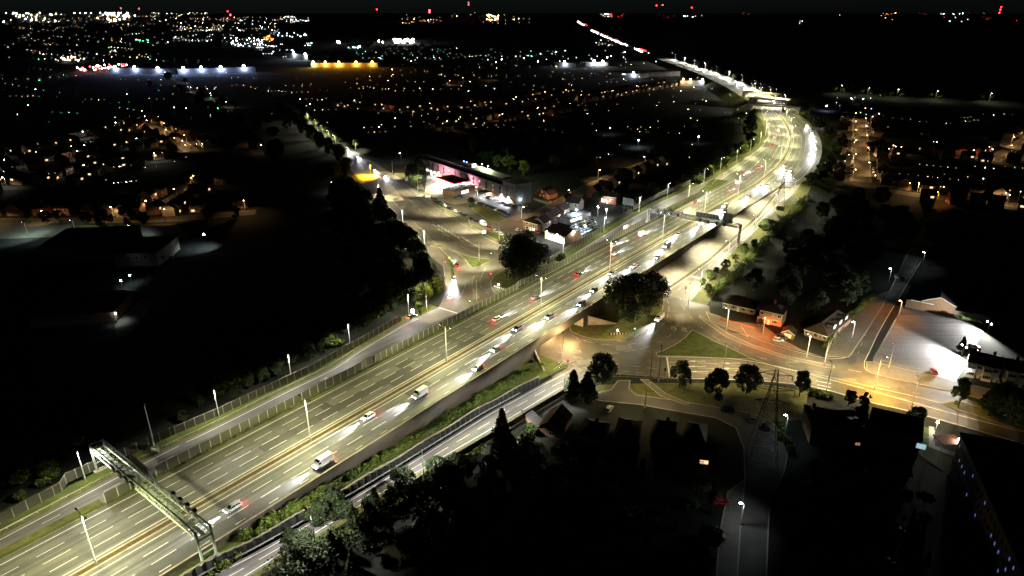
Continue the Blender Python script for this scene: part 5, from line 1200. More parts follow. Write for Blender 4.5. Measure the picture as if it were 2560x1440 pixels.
b = MB(); b.box((L_ / 2 - 32, -3.5, 3.1), (9, 6.5, .3), M['roofg']); 
for sx in (-4, 4): b.tube((L_ / 2 - 32 + sx, -6.4, 0), (L_ / 2 - 32 + sx, -6.4, 3), .12, M['white'])
b.build('porch', t); light('AREA', 'porch_light', (L_ / 2 - 32, -3.5, 2.8), 2500, (1, .97, .95), t, radius=5)
# filling station
ca_, cb_, cc_, cd_ = G(1092, 442, 5.6), G(1132, 460, 5.6), G(1180, 452, 5.6), G(1124, 436, 5.6)
dx = (cc_ - cb_); W1 = dx.length; dy = (ca_ - cb_); W2 = dy.length; cen = (ca_ + cc_) / 2
t = thing('filling_station_canopy', 'red-edged filling station canopy glowing white underneath', 'canopy', (cen.x, cen.y, 0), math.atan2(dx.y, dx.x))
b = MB(); b.box((0, 0, 5.3), (W1, W2, .5), M['roofg'], mtop=M['roof']); b.build('roof', t)
b = MB()
for sx, sy, lx, ly in ((0, -W2 / 2 - .06, W1 + .2, .12), (0, W2 / 2 + .06, W1 + .2, .12), (-W1 / 2 - .06, 0, .12, W2 + .2), (W1 / 2 + .06, 0, .12, W2 + .2)): b.box((sx, sy, 5.35), (lx, ly, .8), M['sign_r']); b.box((sx, sy * 1.002, 4.85), (lx * 1.002, ly * 1.3, .5), M['sign_w'])
b.build('fascia', t); b = MB()
for sx in (-.3, .3): b.box((W1 * sx, 0, 2.5), (.4, .4, 5), M['white'])
b.build('column', t); light('AREA', 'canopy_light', (0, 0, 4.7), 70000, (1, .97, .92), t, radius=14)
b = MB()
for sx in (-.3, 0, .3):
    b.box((W1 * sx, -1.5, .8), (1, .6, 1.6), M['white']); b.box((W1 * sx, 2.5, .8), (1, .6, 1.6), M['white'])
b.build('fuel_pumps', t)
t = house('small flat-roofed filling station shop with white roof units beside the canopy', G(1136, 492), G(1188, 478), 12, 3.6, 3.9, 'flat', 'brickb', 'roofg', [(0, 0, 1.6, 7, 2.0, 'sign_w', 'y', 'steel', 5)], (), None, None, 'shop', 'shop')
b = MB()
for k in range(5): b.box((-4 + k * 2, 5 + (k % 2) * 2, 4.5), (1.3, 1.0, 1.0), M['white'])
b.build('roof_unit', t)
t = thing('totem_sign', 'slim white lit price totem at the far entrance of the forecourt', 'sign', G(1080, 448)); b = MB(); b.box((0, 0, 3), (1.6, .3, 5), M['white']); b.box((0, -.17, 4.2), (1.4, .04, 2), M['sign_w']); b.build('panel', t)
# detached house, showroom, red brick house
t = house('detached two-storey house with dark half-hipped roof at the side street corner', G(1308, 572), G(1344, 582), 9, 5.0, 7.8, 'hip', 'brickb', 'roof', [(-2.6, 0, 3.9, 1.8, 1.1, 'glass'), (2.4, 0, 1.4, 2.2, 1.4, 'win_c'), (2.4, 0, 3.9, 1.8, 1.1, 'glass'), (-2.6, 0, 1.4, 2.2, 1.4, 'glass')], (), 0)
b = MB(); b.box((6.2, 5, 2.5), (.2, 9, 4.9), M['render']); b.build('side_wall', t)
sa, sb = G(1362, 596), G(1412, 612)
t = house('car showroom with dark pitched roof and blazing white glass front', sa, sb, 13, 4.6, 7.4, 'gx', 'brickb', 'roof', (), (), None, None, 'showroom', 'showroom')
Ls_ = (sb - sa).length; b = MB()
for k in range(5): x = -Ls_ / 2 + .6 + k * (Ls_ - 1.2) / 4; b.box((x, -.25, 2.1), (.3, .3, 4.2), PAINT['yellow'])
b.build('yellow_column', t); b = MB(); b.box((0, -.06, 1.9), (Ls_ - .6, .06, 3.0), M['sign_w']); b.build('glass_front', t)
for x in (-Ls_ / 3, Ls_ / 5): b = MB(); b.ball((x, -1.3, 4.9), .32, M['e_white'], 6, 4); b.build('flood_lamp', t); light('SPOT', 'lamp_light', (x, -1.6, 5.0), 5200, (1, .98, .92), t, 150, .6)
for x, y, w, c, pw in ((1440, 549, 'rear left', COOL, 8500), (1462, 590, 'middle', COOL, 5000), (1515, 548, 'far right end', (.9, .95, 1), 5500), (1494, 541, 'small slim one at the back', WHT, 900), (1434, 606, 'front by the pavement', WHT, 900)):
    t = thing('lot_floodlight', 'floodlight mast in the car sales lot, ' + w, 'floodlight', G(x, y)); b = MB(); b.tube((0, 0, 0), (0, 0, 6), .09, M['steel']); b.build('pole', t); b = MB(); b.ball((0, 0, 6.1), .45, M['e_cool'] if c == COOL else M['e_white'], 6, 4); b.build('lamp_head', t); light('POINT', 'lamp_light', (0, 0, 5.4), pw, c, t, radius=.3)
house('long low sales building behind the lit car lot', G(1420, 562), G(1476, 545), 8, 3.4, 3.7, 'flat', 'clad', 'roofg', [(-3, 0, 2, 10, 1.6, 'sign_w', 'y', 'steel', 4)], (), None, None, 'showroom', 'showroom')
t = house('red brick house lit by white wall lamps above the car lot', G(1497, 506), G(1540, 512), 8, 4.8, 7.4, 'gx', 'brick', 'roof', [(-3, 0, 1.5, 2.4, 1.5, 'win_c'), (3, 0, 3.8, 1.4, 1, 'glass')], [(2, 4)], 0)
for x in (-4, -1, 2): b = MB(); b.ball((x, -.4, 2.6), .22, M['e_white'], 6, 4); b.build('wall_lamp', t); light('POINT', 'lamp_light', (x, -1.2, 2.8), 300, (1, .96, .95), t)
t = house('brown brick gabled house right behind the hotel end wall', G(1338, 492), G(1372, 500), 9, 3.0, 7.0, 'gy', 'brick', 'roof', [(0, 0, 4.6, 1.2, 1.2, 'win_d'), (-1.5, 0, 2, 1, 1, 'win_d'), (1.5, 0, 2, 1, 1, 'win_d')]); light('POINT', 'lamp_light', (6, -2, 2), 140, (1, .8, .4), t)
wall('long pale brick garden wall before the gabled house behind the hotel', [(1334, 500), (1370, 512), (1378, 508)], 1.6, 'render')
# car park floodlights (thrown left)
for x, y, a, pw, lab in ((2467, 833, 184, 27000, 'upper'), (2404, 893, 187, 52000, 'lower')):
    t = thing('floodlight', 'low %s floodlight pouring white light left across the car park' % lab, 'floodlight', G(x, y), R(a)); b = MB(); b.tube((0, 0, 0), (0, 0, 4.6), .1, M['steel']); b.build('pole', t)
    for q in (-1.1, 1.1):
        b = MB(); b.box((.1, q, 4.6), (.2, .7, .5), M['dark']); b.box((.22, q, 4.6), (.05, .6, .4), M['e_white']); b.build('lamp_head', t); light('SPOT', 'flood_beam', (.4, q, 4.6), pw * .5, (1, .99, .93), t, 178, .35, rot=(R(84), 0, R(-90)), radius=.15)
T('conifer', 2402, 878, 6.5, 'ragged tree lit yellow-green beside the lower car park floodlight', 1.2)
# dark block and forecourt at the right edge
zz = 11.0; q0, q1, q2 = G(2402, 1083, zz), G(2548, 1108, zz), G(2640, 1700, zz)
dv = (q1 - q0); dv.z = 0; t = thing('office_block', 'dark flat-roofed block with blue-lit windows at the right bottom corner', 'building', (q0.x, q0.y, 0), math.atan2(dv.y, dv.x)); b = MB(); LL = dv.length; DL = 62
b.box((LL / 2, -DL / 2, zz / 2), (LL, DL, zz - .3), M['clads']); b.build('wall', t); b = MB(); b.box((LL / 2, -DL / 2, zz), (LL + .6, DL + .6, .3), M['roof']); b.build('roof', t)
rg = random.Random(9)
for k in range(22):
    for z in (2.2, 5.2, 8.2): win(t, -.0, -2 - k * 2.7, z, .8, 1.1, 'win_b' if rg.random() < .16 else 'glass', '-x', 'dark')
t = thing('entrance_shelter', 'small brown flat roof beside a brightly lit L-shaped path', 'shelter', G(2366, 1118)); b = MB(); b.box((0, 0, 2.6), (6.5, 5, .25), M['brick']); b.build('roof', t); b = MB()
for sx in (-2.8, 2.8):
    for sy in (-2, 2): b.tube((sx, sy, 0), (sx, sy, 2.5), .1, M['steel'])
b.build('post', t)
for x, y, w in ((2338, 1078, 'above the lit L-shaped path'), (2391, 1122, 'on the corner of the dark block')):
    t = thing('wall_floodlight', 'blinding white floodlight ' + w, 'floodlight', G(x, y)); b = MB(); b.tube((0, 0, 0), (0, 0, 3.2), .08, M['steel']); b.build('pole', t); b = MB(); b.ball((0, 0, 3.3), .38, M['e_white'], 8, 5); b.build('lamp_head', t); light('POINT', 'lamp_light', (-.5, -.6, 3.0), 620, (1, .97, .85), t)
# dark houses by the right-hand road and lane
house('dark gabled house with a chimney standing against the yellow-lit road', G(2168, 1120), G(2290, 1150), 13, 6.5, 10.2, 'gx', 'brickb', 'roof', [(6.5, 0, 4.8, 2.4, 1.7, 'win_c', 'y', 'white', 3), (-6, 0, 2, 2, 1.4, 'glass')], [(6, 6.5)])
house('dark long house left of the pointed cypresses', G(2022, 1110), G(2150, 1125), 12, 6.0, 9.0, 'hip', 'brickb', 'roof', [(6, 0, 2.0, 1.4, 1.0, 'win_d'), (-4, 0, 2, 1.8, 1.2, 'glass')], [(-6, 6)])
for k, (x0, y0, x1, y1, st, w) in enumerate(((1345, 1085, 1398, 1100, 'gy', 'with a pale side extension below the lower slip road'), (1440, 1110, 1500, 1125, 'hip', 'second from the left below the cul-de-sac'), (1535, 1110, 1592, 1120, 'hip', 'third from the left below the access road'), (1625, 1112, 1680, 1122, 'hip', 'fourth from the left below the access road'), (1705, 1120, 1760, 1130, 'hip', 'fifth from the left below the access road'), (1690, 1160, 1790, 1172, 'gx', 'with one warm lit window near the lane'))):
    house('dark roofed bungalow ' + w, G(x0, y0), G(x1, y1), 10 if k < 5 else 8, 2.8, 5.8, st, 'brickb', 'roof', [(1, 0, 1.5, 1.8, 1.2, 'glass')] + ([(2, 0, 1.8, 2.4, 1.3, 'win_w', 'y', 'white', 3)] if k == 5 else []), [(1, 5)] if k % 2 else [])
house('flat pale garage roof beside the lower slip road conifer', G(1340, 1082), G(1362, 1075), 9, 2.4, 2.7, 'flat', 'brickb', 'roofg', (), (), None, None, 'garage', 'garage')
t = house('dark garden room with a pale striped glass roof near the bottom', G(1572, 1305), G(1592, 1300), 12, 2.4, 3.2, 'gx', 'brickb', 'clad', (), (), None, None, 'greenhouse', 'greenhouse')
# school, left
t = house('long black school hall roofs by the pale playground', G(100, 660), G(300, 650), 34, 8, 8.3, 'flat', 'brickb', 'roof', (), (), None, None, 'school_building', 'school')
t = house('school wing with a row of small windows facing the camera', G(288, 667), G(398, 665), 26, 7, 7.3, 'flat', 'render', 'roof', [(-16 + k * 4.2, 0, 4.6 - (k % 2) * 0, 1.8, 1.6, 'glass') for k in range(9)], (), None, None, 'school_building', 'school')
b = MB(); b.ball((24, 27, 7.6), .5, M['e_cool'], 6, 4); b.build('wall_lamp', t); light('SPOT', 'lamp_light', (25.5, 27, 7.5), 3800, COOL, t, 120, .6, rot=(0, R(20), 0))
house('low dark school pavilion beside the playing field path', G(80, 820), G(290, 805), 22, 4.5, 4.8, 'flat', 'brickb', 'roof', (), (), None, None, 'school_building', 'school')
for x, y, w in ((294, 806, 'at the pavilion corner'), (307, 722, 'nearer the lit canopies'), (329, 708, 'farthest along the school yard')):
    t = thing('wall_lamp', 'cool white lamp in the dark school yard, ' + w, 'lamp', G(x, y)); b = MB(); b.tube((0, 0, 0), (0, 0, 4), .07, M['steel']); b.build('pole', t); b = MB(); b.ball((0, 0, 4.1), .32, M['e_cool'], 6, 4); b.build('lamp_head', t); light('SPOT', 'lamp_light', (.3, 0, 4.1), 420, (.8, 1, .95), t, 130, .6)
for k, x in enumerate((232, 272)):
    t = thing('yard_canopy', 'pale tilted school yard canopy, %s one' % ['left', 'right'][k], 'canopy', G(x + 14, 752)); b = MB(); b.face([(-5, -3, 3), (5, -3, 3), (5, 3, 4), (-5, 3, 4)], M['conc']); b.face([(5, -3, 2.9), (-5, -3, 2.9), (-5, 3, 3.9), (5, 3, 3.9)], M['conc']); b.build('roof', t); b = MB(); [b.tube((a, c, 0), (a, c, 3.3), .08, M['steel']) for a in (-4, 4) for c in (-2, 2)]; b.build('posts', t)
poly('school_path', W([(288, 810), (330, 770), (352, 745), (385, 760), (330, 830), (290, 850)]), .05, M['paving'])
for k, (x, y) in enumerate(((712, 770), (729, 797))):
    t = thing('goal', 'white football goal frame on the dark field, %s one' % ['farther', 'nearer'][k], 'football goal', G(x + 17, y + 0)); b = MB(); b.path([(-3.6, 0, 0), (-3.6, 0, 2.4), (3.6, 0, 2.4), (3.6, 0, 0)], .07, M['white']); b.build('frame', t)
# overbridges across the bend
def overbridge(label, x0, y0, x1, y1, w, z=13.2, pier=True):
    a, c = G(x0, y0, z), G(x1, y1, z); d = c - a; d.z = 0; L_ = d.length; mid = (a + c) / 2
    t = thing('overbridge', label, 'bridge', (mid.x, mid.y, 0), math.atan2(d.y, d.x)); b = MB(); b.box((0, 0, z - .7), (L_, w, 1.2), M['conc'], mtop=M['street']); b.build('deck', t)
    for sy in (-1, 1): b = MB(); b.box((0, sy * (w / 2 + .12), z - .1), (L_, .25, 2.2), M['conc']); b.build('parapet', t)
    for sx in (-1, 1): b = MB(); b.box((sx * (L_ / 2 - 2), 0, (z - 1) / 2), (5, w + 3, z - 1.4), M['conc']); b.build('abutment', t)
    return t
def pier_for(t, p): b = MB(); b.box((0, 0, 0), (1.3, 7, 6), M['concd']); o = b.build('pier', t); o.matrix_world = Matrix.Translation(p)
t = overbridge('nearest concrete overbridge across the motorway bend', 1872, 259, 2004, 268, 13)
q = t.matrix_world; bpy.context.view_layer.update(); pm_ = MP(775, 2.1, 9.6); lp = t.matrix_world.inverted() @ pm_; b = MB(); b.box((lp.x, 0, 9.6), (1.3, 10, 5.6), M['concd']); b.build('pier', t)
overbridge('middle overbridge with brightly lit yellow-green surface', 1880, 243, 1972, 250, 16); overbridge('farthest of the three overbridges at the bend', 1862, 229, 1948, 236, 9)
for x, y in ((1938, 247), (1900, 230)): place(Lv, G(x, y, 13.2), 0, 'lamp standing on the %s overbridge' % ('middle' if x == 1938 else 'farthest'))
light('POINT', 'under_bridge_light', tuple(MP(131, 12, 3.6) - Vector(br.location)), 2600, (1, .62, .25), br, radius=.3)
light('POINT', 'under_bridge_light', tuple(MP(131, 21.5, 4.2)), 5000, (1, .66, .3), br, radius=.3)
light('POINT', 'under_bridge_light', tuple(MP(200, 21.5, 4.5)), 700, (1, .5, .22), br, radius=.3)
# ================================================================ the town beyond
FH = []
for v in range(5):
    t = thing('house', '', 'house'); b = MB(); w = b; wm = M[['brickb', 'render', 'brick', 'render', 'brickb'][v]]
    b.box((0, 0, 2.6), (9, 8, 5.2), wm); b.face([(-4.5, -4, 5.2), (-4.5, 4, 5.2), (-4.5, 0, 8.2)], wm); b.face([(4.5, -4, 5.2), (4.5, 4, 5.2), (4.5, 0, 8.2)], wm)
    r = MB(); r.face([(-4.8, -4.4, 5.0), (4.8, -4.4, 5.0), (4.8, 0, 8.3), (-4.8, 0, 8.3)], M['roof']); r.face([(4.8, 4.4, 5.0), (-4.8, 4.4, 5.0), (-4.8, 0, 8.3), (4.8, 0, 8.3)], M['roof']); r.box((2, 0, 8.7), (.8, .8, 1.2), M['brick']); r.build('roof', t)
    for sy in (-4.03, 4.03):
        for q, (x, z) in enumerate(((-2.4, 1.5), (2.4, 1.5), (-2.4, 4.0), (2.4, 4.0))):
            lit = (v == 1 and q == 0 and sy < 0) or (v == 3 and q == 3 and sy < 0) or (v == 4 and q == 2)
            w.box((x, sy, z), (1.9, .1, 1.2), M['win_w'] if lit else M['white']); w.box((x, sy * 1.012, z), (1.6 if not lit else 1.8, .05, .95), M['glass'] if not lit else M['win_w'])
    b.build('wall', t); bpy.context.view_layer.update(); reg(t); FH.append(t)
Lw4 = lamp_proto('street_lamp', 7.5, 1, .9, WRM, 3800, glow='e_warm', head='e_warm')
Lw2 = lamp_proto('street_lamp', 7.0, 1, .9, WRM, 1200, glow='e_warm', head='e_warm')
Lw3 = lamp_proto('street_lamp', 7.0, 1, .9, (1, .93, .8), 800, glow='e_white', head='e_white')
nh = 0
def street(nm, pxs, w=6.5, gap=42, lamp=None, houses=True, hgap=12, col='street', power=1, hs=(-1, 1), every=1):
    global nh
    P = smooth_path([G(x, y) for x, y in pxs], 3.0); mb = MB(); ribbon(mb, P, -w / 2, w / 2, M[col], .03); ribbon(mb, P, w / 2, w / 2 + 2, M['paving'], .035); ribbon(mb, P, -w / 2 - 2, -w / 2, M['paving'], .035)
    tag(mb.build('street'), kind='structure'); s = 0; nl = gap * .3; nho = 4; k = 0; h = 0
    for a, c in zip(P, P[1:]):
        l = (c - a).length; d = (c - a) / l; n = Vector((d.y, -d.x, 0)); s += l; an_ = math.atan2(d.y, d.x)
        if lamp and s > nl:
            sg = 1 if k % 2 else -1; place(lamp, a + n * sg * (w / 2 + .6), an_ + (0 if sg > 0 else math.pi), 'street lamp %s, %s along it' % (nm, ORD[min(k, 59)]), 'lamps ' + nm); k += 1; nl += gap * random.uniform(.8, 1.3)
        if houses and s > nho:
            for sg in hs:
                if nh < 296 and random.random() < .86:
                    q = a + n * sg * (w / 2 + random.uniform(9.5, 11.5))
                    place(random.choice(FH), q, an_ + random.choice([0, 0, math.pi / 2]) , 'house %s, %s on the %s side' % (nm, ORD[min(h, 59)], 'far' if sg > 0 else 'near'), 'houses ' + nm); nh += 1
            nho += hgap * random.uniform(.9, 1.25); h += 1
street('on the straight brown-lit street', [(2152, 455), (2151, 400), (2150, 350), (2148, 297)], 11, 30, Lw4, True, 14)
street('on the lit bend at far left', [(350, 306), (400, 326), (440, 350), (480, 378)], 9, 40, Lw4, True, 18)
street('on the long road at mid left', [(-60, 553), (120, 552), (300, 550), (450, 546), (640, 530)], 8, 38, Lw2, True, 13, hs=(-1,))
street('on the slanting lane at mid left', [(365, 540), (420, 505), (470, 475), (520, 455)], 6.5, 34, Lw2, True, 16)
street('on the street above the mid left road', [(-40, 470), (120, 466), (220, 432), (300, 415), (430, 402)], 6, 55, Lw3, True, 14)
street('on the upper left crescent', [(-40, 392), (130, 362), (260, 335), (350, 306)], 6, 60, Lw3, True, 15)
street('on the second left crescent', [(-40, 430), (150, 405), (320, 372), (420, 350)], 6, 60, Lw3, True, 15)
street('on the dim street behind the hotel', [(1290, 566), (1380, 518), (1450, 480), (1520, 446), (1570, 425), (1640, 400)], 8, 60, Lw4, True, 17, hs=(1,))
street('on the cross street at upper right', [(2240, 480), (2330, 492), (2440, 500), (2600, 522)], 8, 42, Lw4, True, 14)
street('on the lane at the far right edge', [(2480, 402), (2530, 372), (2600, 330)], 9, 40, Lw4, True, 18)
street('on the terrace road right of centre', [(2180, 384), (2300, 388), (2480, 398)], 6, 60, Lw2, True, 13)
street('on the curved terrace beyond the hotel', [(860, 262), (1000, 278), (1130, 268), (1260, 262), (1400, 232)], 6.5, 70, Lw2, True, 15)
street('on the street north of the hotel', [(1090, 325), (1200, 308), (1320, 290), (1400, 275)], 6.5, 70, Lw2, True, 16)
street('on the long terrace toward the depots', [(1430, 255), (1500, 243), (1620, 222), (1680, 212)], 6.5, 90, Lw2, True, 16)
street('on the close with orange courts', [(1120, 215), (1180, 200), (1260, 202)], 7, 60, Lw2, True, 22)
# the avenue that carries on beyond the main road, with trees lit by added lamps
av = [(845, 372), (812, 345), (782, 318), (752, 292), (715, 270), (640, 282), (600, 272)]
av = [(845, 372), (815, 345), (785, 318), (755, 293), (725, 270), (695, 250)]
street('on the tree-lined avenue', av, 10, 70, None, False)
La = lamp_proto('street_lamp', 8.5, 1, 1.0, (1, .97, .7), 8500, glow='e_white')  # dedicated lamp, added on the camera side to brighten each tree
avt = [(790, 307), (806, 322), (822, 335), (838, 347), (888, 362), (770, 292)]
for k, (x, y) in enumerate(avt):
    T('light', x, y + 10, 8.5, 'avenue tree lit bright yellow-green, %s from the far end' % ORD[[1, 2, 3, 4, 5, 0][k]], 1.2)
    g = G(x, y + 10); place(La, g + Vector((2.0, -6.5, 0)), R(120), 'white lamp added before the avenue trees, %s from the far end' % ORD[[1, 2, 3, 4, 5, 0][k]], 'lamps added to light the avenue trees')
street('on the distant avenue', [(605, 275), (560, 262), (505, 240), (470, 215), (435, 195), (410, 185)], 12, 130, Lw3, False)
for k, (x, y) in enumerate(((465, 206), (505, 233), (540, 240), (562, 255), (590, 268))): T('light', x, y + 4, 10, 'distant avenue tree, %s from the far end' % ORD[k], 1.3)
Lg = lamp_proto('verge_lamp', 11, 1, 1.5, (.9, 1, .6), 3000, glow='e_white', head='e_white')
for k, (x, y) in enumerate(((2100, 232), (2168, 238), (2242, 243), (2338, 247), (2472, 253))):
    g = G(x, y); Tt = [tree('light', g + Vector((dx_, 6 + dx_ * .2, 0)), 10, 'faint green tree by a lamp on the far right road, near the %s lamp' % ORD[k], 'trees along the far right road', 1.4) for dx_ in (-22, -9, 9, 24)]
    place(Lg, g, R(180), 'isolated greenish lamp on the far right road, %s from the left' % ORD[k], 'lamps on the far right road')
for k, (x, y, c, pw, lab) in enumerate(((1595, 362, COOL, 5000, 'dazzling blue-white floodlight in the dark gardens right of centre'), (830, 472, COOL, 1500, 'small cool floodlight left of the yellow layby'), (628, 355, SOD, 3500, 'amber light over a small yard at mid left'), (655, 375, WRM, 1500, 'dim warm light beside the amber yard'), (2064, 272, (.5, .6, 1), 9000, 'blue-white floodlight right of the overbridges'), (1525, 330, WHT, 1200, 'white yard lamp above the dim street'), (1745, 352, (.7, .85, 1), 900, 'pale lamp on a garage left of the motorway bend'))):
    t = thing('floodlight', lab, 'floodlight', G(x, y + 5)); b = MB(); b.tube((0, 0, 0), (0, 0, 6), .12, M['steel']); b.build('pole', t); b = MB(); b.ball((0, 0, 6.2), .6 if pw > 3000 else .35, M['e_cool'] if c in (COOL, (.5, .6, 1), (.7, .85, 1)) else (M['e_sod'] if c == SOD else M['e_white']), 6, 4); b.build('lamp_head', t); light('SPOT', 'lamp_light', (0, 0, 5.4), pw * .35, c, t, 165, .8, radius=.4)
t = thing('floodlight', 'sodium lamp drenching the layby beside the main road in yellow', 'floodlight', G(928, 440)); b = MB(); b.tube((0, 0, 0), (0, 0, 8), .1, M['steel']); b.build('pole', t); b = MB(); b.ball((0, 0, 8.1), .4, M['e_sod'], 6, 4); b.build('lamp_head', t); light('SPOT', 'lamp_light', (0, -.5, 7.8), 42000, (1, .50, .02), t, 125, .6, rot=(R(-12), R(18), 0))
# depots and sheds
def shed(label, x0, y0, x1, y1, dp, h, wm='clad', lamps=(), sign=None):
    p0, p1 = G(x0, y0), G(x1, y1); t, L_ = bframe('industrial_shed', label, 'warehouse', p0, p1); b = MB(); b.box((0, dp / 2, h / 2), (L_, dp, h), M[wm]); b.build('wall', t); b = MB(); b.box((0, dp / 2, h + .2), (L_ + 1, dp + 1, .4), M['roofg']); b.build('roof', t)
    for f, m, c, pw in lamps: b = MB(); b.ball((f * L_, -1.2, h * 1.25), 2.3 if h > 8.5 and pw > 3000 else 1.1, M[m], 6, 4); b.build('wall_lamp', t); light('POINT', 'lamp_light', (f * L_, -3.0, h * .9), pw, c, t, radius=.5)
    if sign: b = MB(); b.box((sign[0] * L_, -.2, h * .7), (sign[1], .2, sign[2]), M[sign[3]]); b.build('lit_sign', t)
shed('long depot wall glowing orange under amber lamps', 778, 168, 945, 168, 40, 9, 'render', ((-.46, 'e_warm', (1, .6, .15), 18000), (-.28, 'e_sod', (1, .45, .05), 18000), (-.08, 'e_sod', (1, .42, .04), 34000), (.18, 'e_sod', (1, .42, .04), 20000), (.42, 'e_sod', (1, .42, .04), 15000)))
shed('pale shed under blue-white floodlights, left half of the blue depot row', 275, 182, 440, 186, 40, 10, 'clad', ((-.4, 'e_cool', (.35, .5, 1), 11000), (-.1, 'e_cool', (.35, .5, 1), 11000), (.25, 'e_cool', (.35, .5, 1), 11000)))
shed('pale shed under blue-white floodlights, right half of the blue depot row', 445, 186, 640, 180, 40, 10, 'clad', ((-.42, 'e_cool', (.35, .5, 1), 13000), (-.2, 'e_cool', (.35, .5, 1), 11000), (.05, 'e_cool', (.35, .5, 1), 13000), (.35, 'e_cool', (.35, .5, 1), 11000)))
shed('grey depot with white flood lamps right of the blue row', 690, 140, 770, 150, 60, 12, 'clad', ((.1, 'e_cool', COOL, 16000), (.45, 'e_cool', COOL, 16000)))
for k, (x0, y0, x1, y1, h, lm, lab) in enumerate(((1385, 165, 1440, 170, 9, ((0, 'e_cool', COOL, 9000),), 'with a cool lamp at the left of the depots'), (1450, 165, 1520, 166, 9, ((0, 'e_cool', COOL, 16000), (.3, 'e_white', WHT, 9000)), 'with a blazing lamp cluster in the depots'), (1520, 190, 1600, 196, 8, ((.3, 'e_cool', COOL, 6000),), 'with a long blue-white sign'), (1600, 192, 1700, 190, 9, (), 'with pale roof edge near the far motorway'), (1700, 215, 1760, 215, 9, ((-.4, 'e_warm', WRM, 2500), (-.1, 'e_warm', (1, .8, .4), 2500), (.4, 'e_cool', COOL, 2900)), 'with yellow lamps beside the far motorway'))):
    shed('industrial shed ' + lab, x0, y0, x1, y1, 30, h, 'clad', lm, (0, 8, 1.2, 'sign_w') if k == 2 else None)
# ---- points of light: the nearest and largest are lamps of their own, the rest one mass
LM = {'w': 'e_white', 'c': 'e_cool', 'a': 'e_warm', 'o': 'e_sod', 'r': 'e_red', 'g': 'e_green', 'b': 'e_blue'}
TL = {}
LMD = {}
for c, m in LM.items():
    bc = tuple(M[m].node_tree.nodes['Principled BSDF'].inputs['Emission Color'].default_value)[:3]
    LMD[c] = [emit('town_light_%s_%d' % (c, k), bc, s_) for k, s_ in enumerate((1.6, 4.5, 13, 45))]
def lvl():
    return random.choices((0, 1, 2, 3), (38, 32, 20, 10))[0]
def tlamp(c, r, lv=3):
    if (c, r, lv) not in TL:
        b = MB(); b.tube((0, 0, 0), (0, 0, 6), .12, M['steel'], n=4); b.ball((0, 0, 6), r, LMD[c][lv], 6, 4); o = b.build('town_lamp'); C.objects.unlink(o); TL[(c, r, lv)] = o.data
    return TL[(c, r, lv)]
LN = {'w': 'white', 'c': 'cool white', 'a': 'warm', 'o': 'orange', 'r': 'red', 'g': 'green', 'b': 'blue'}
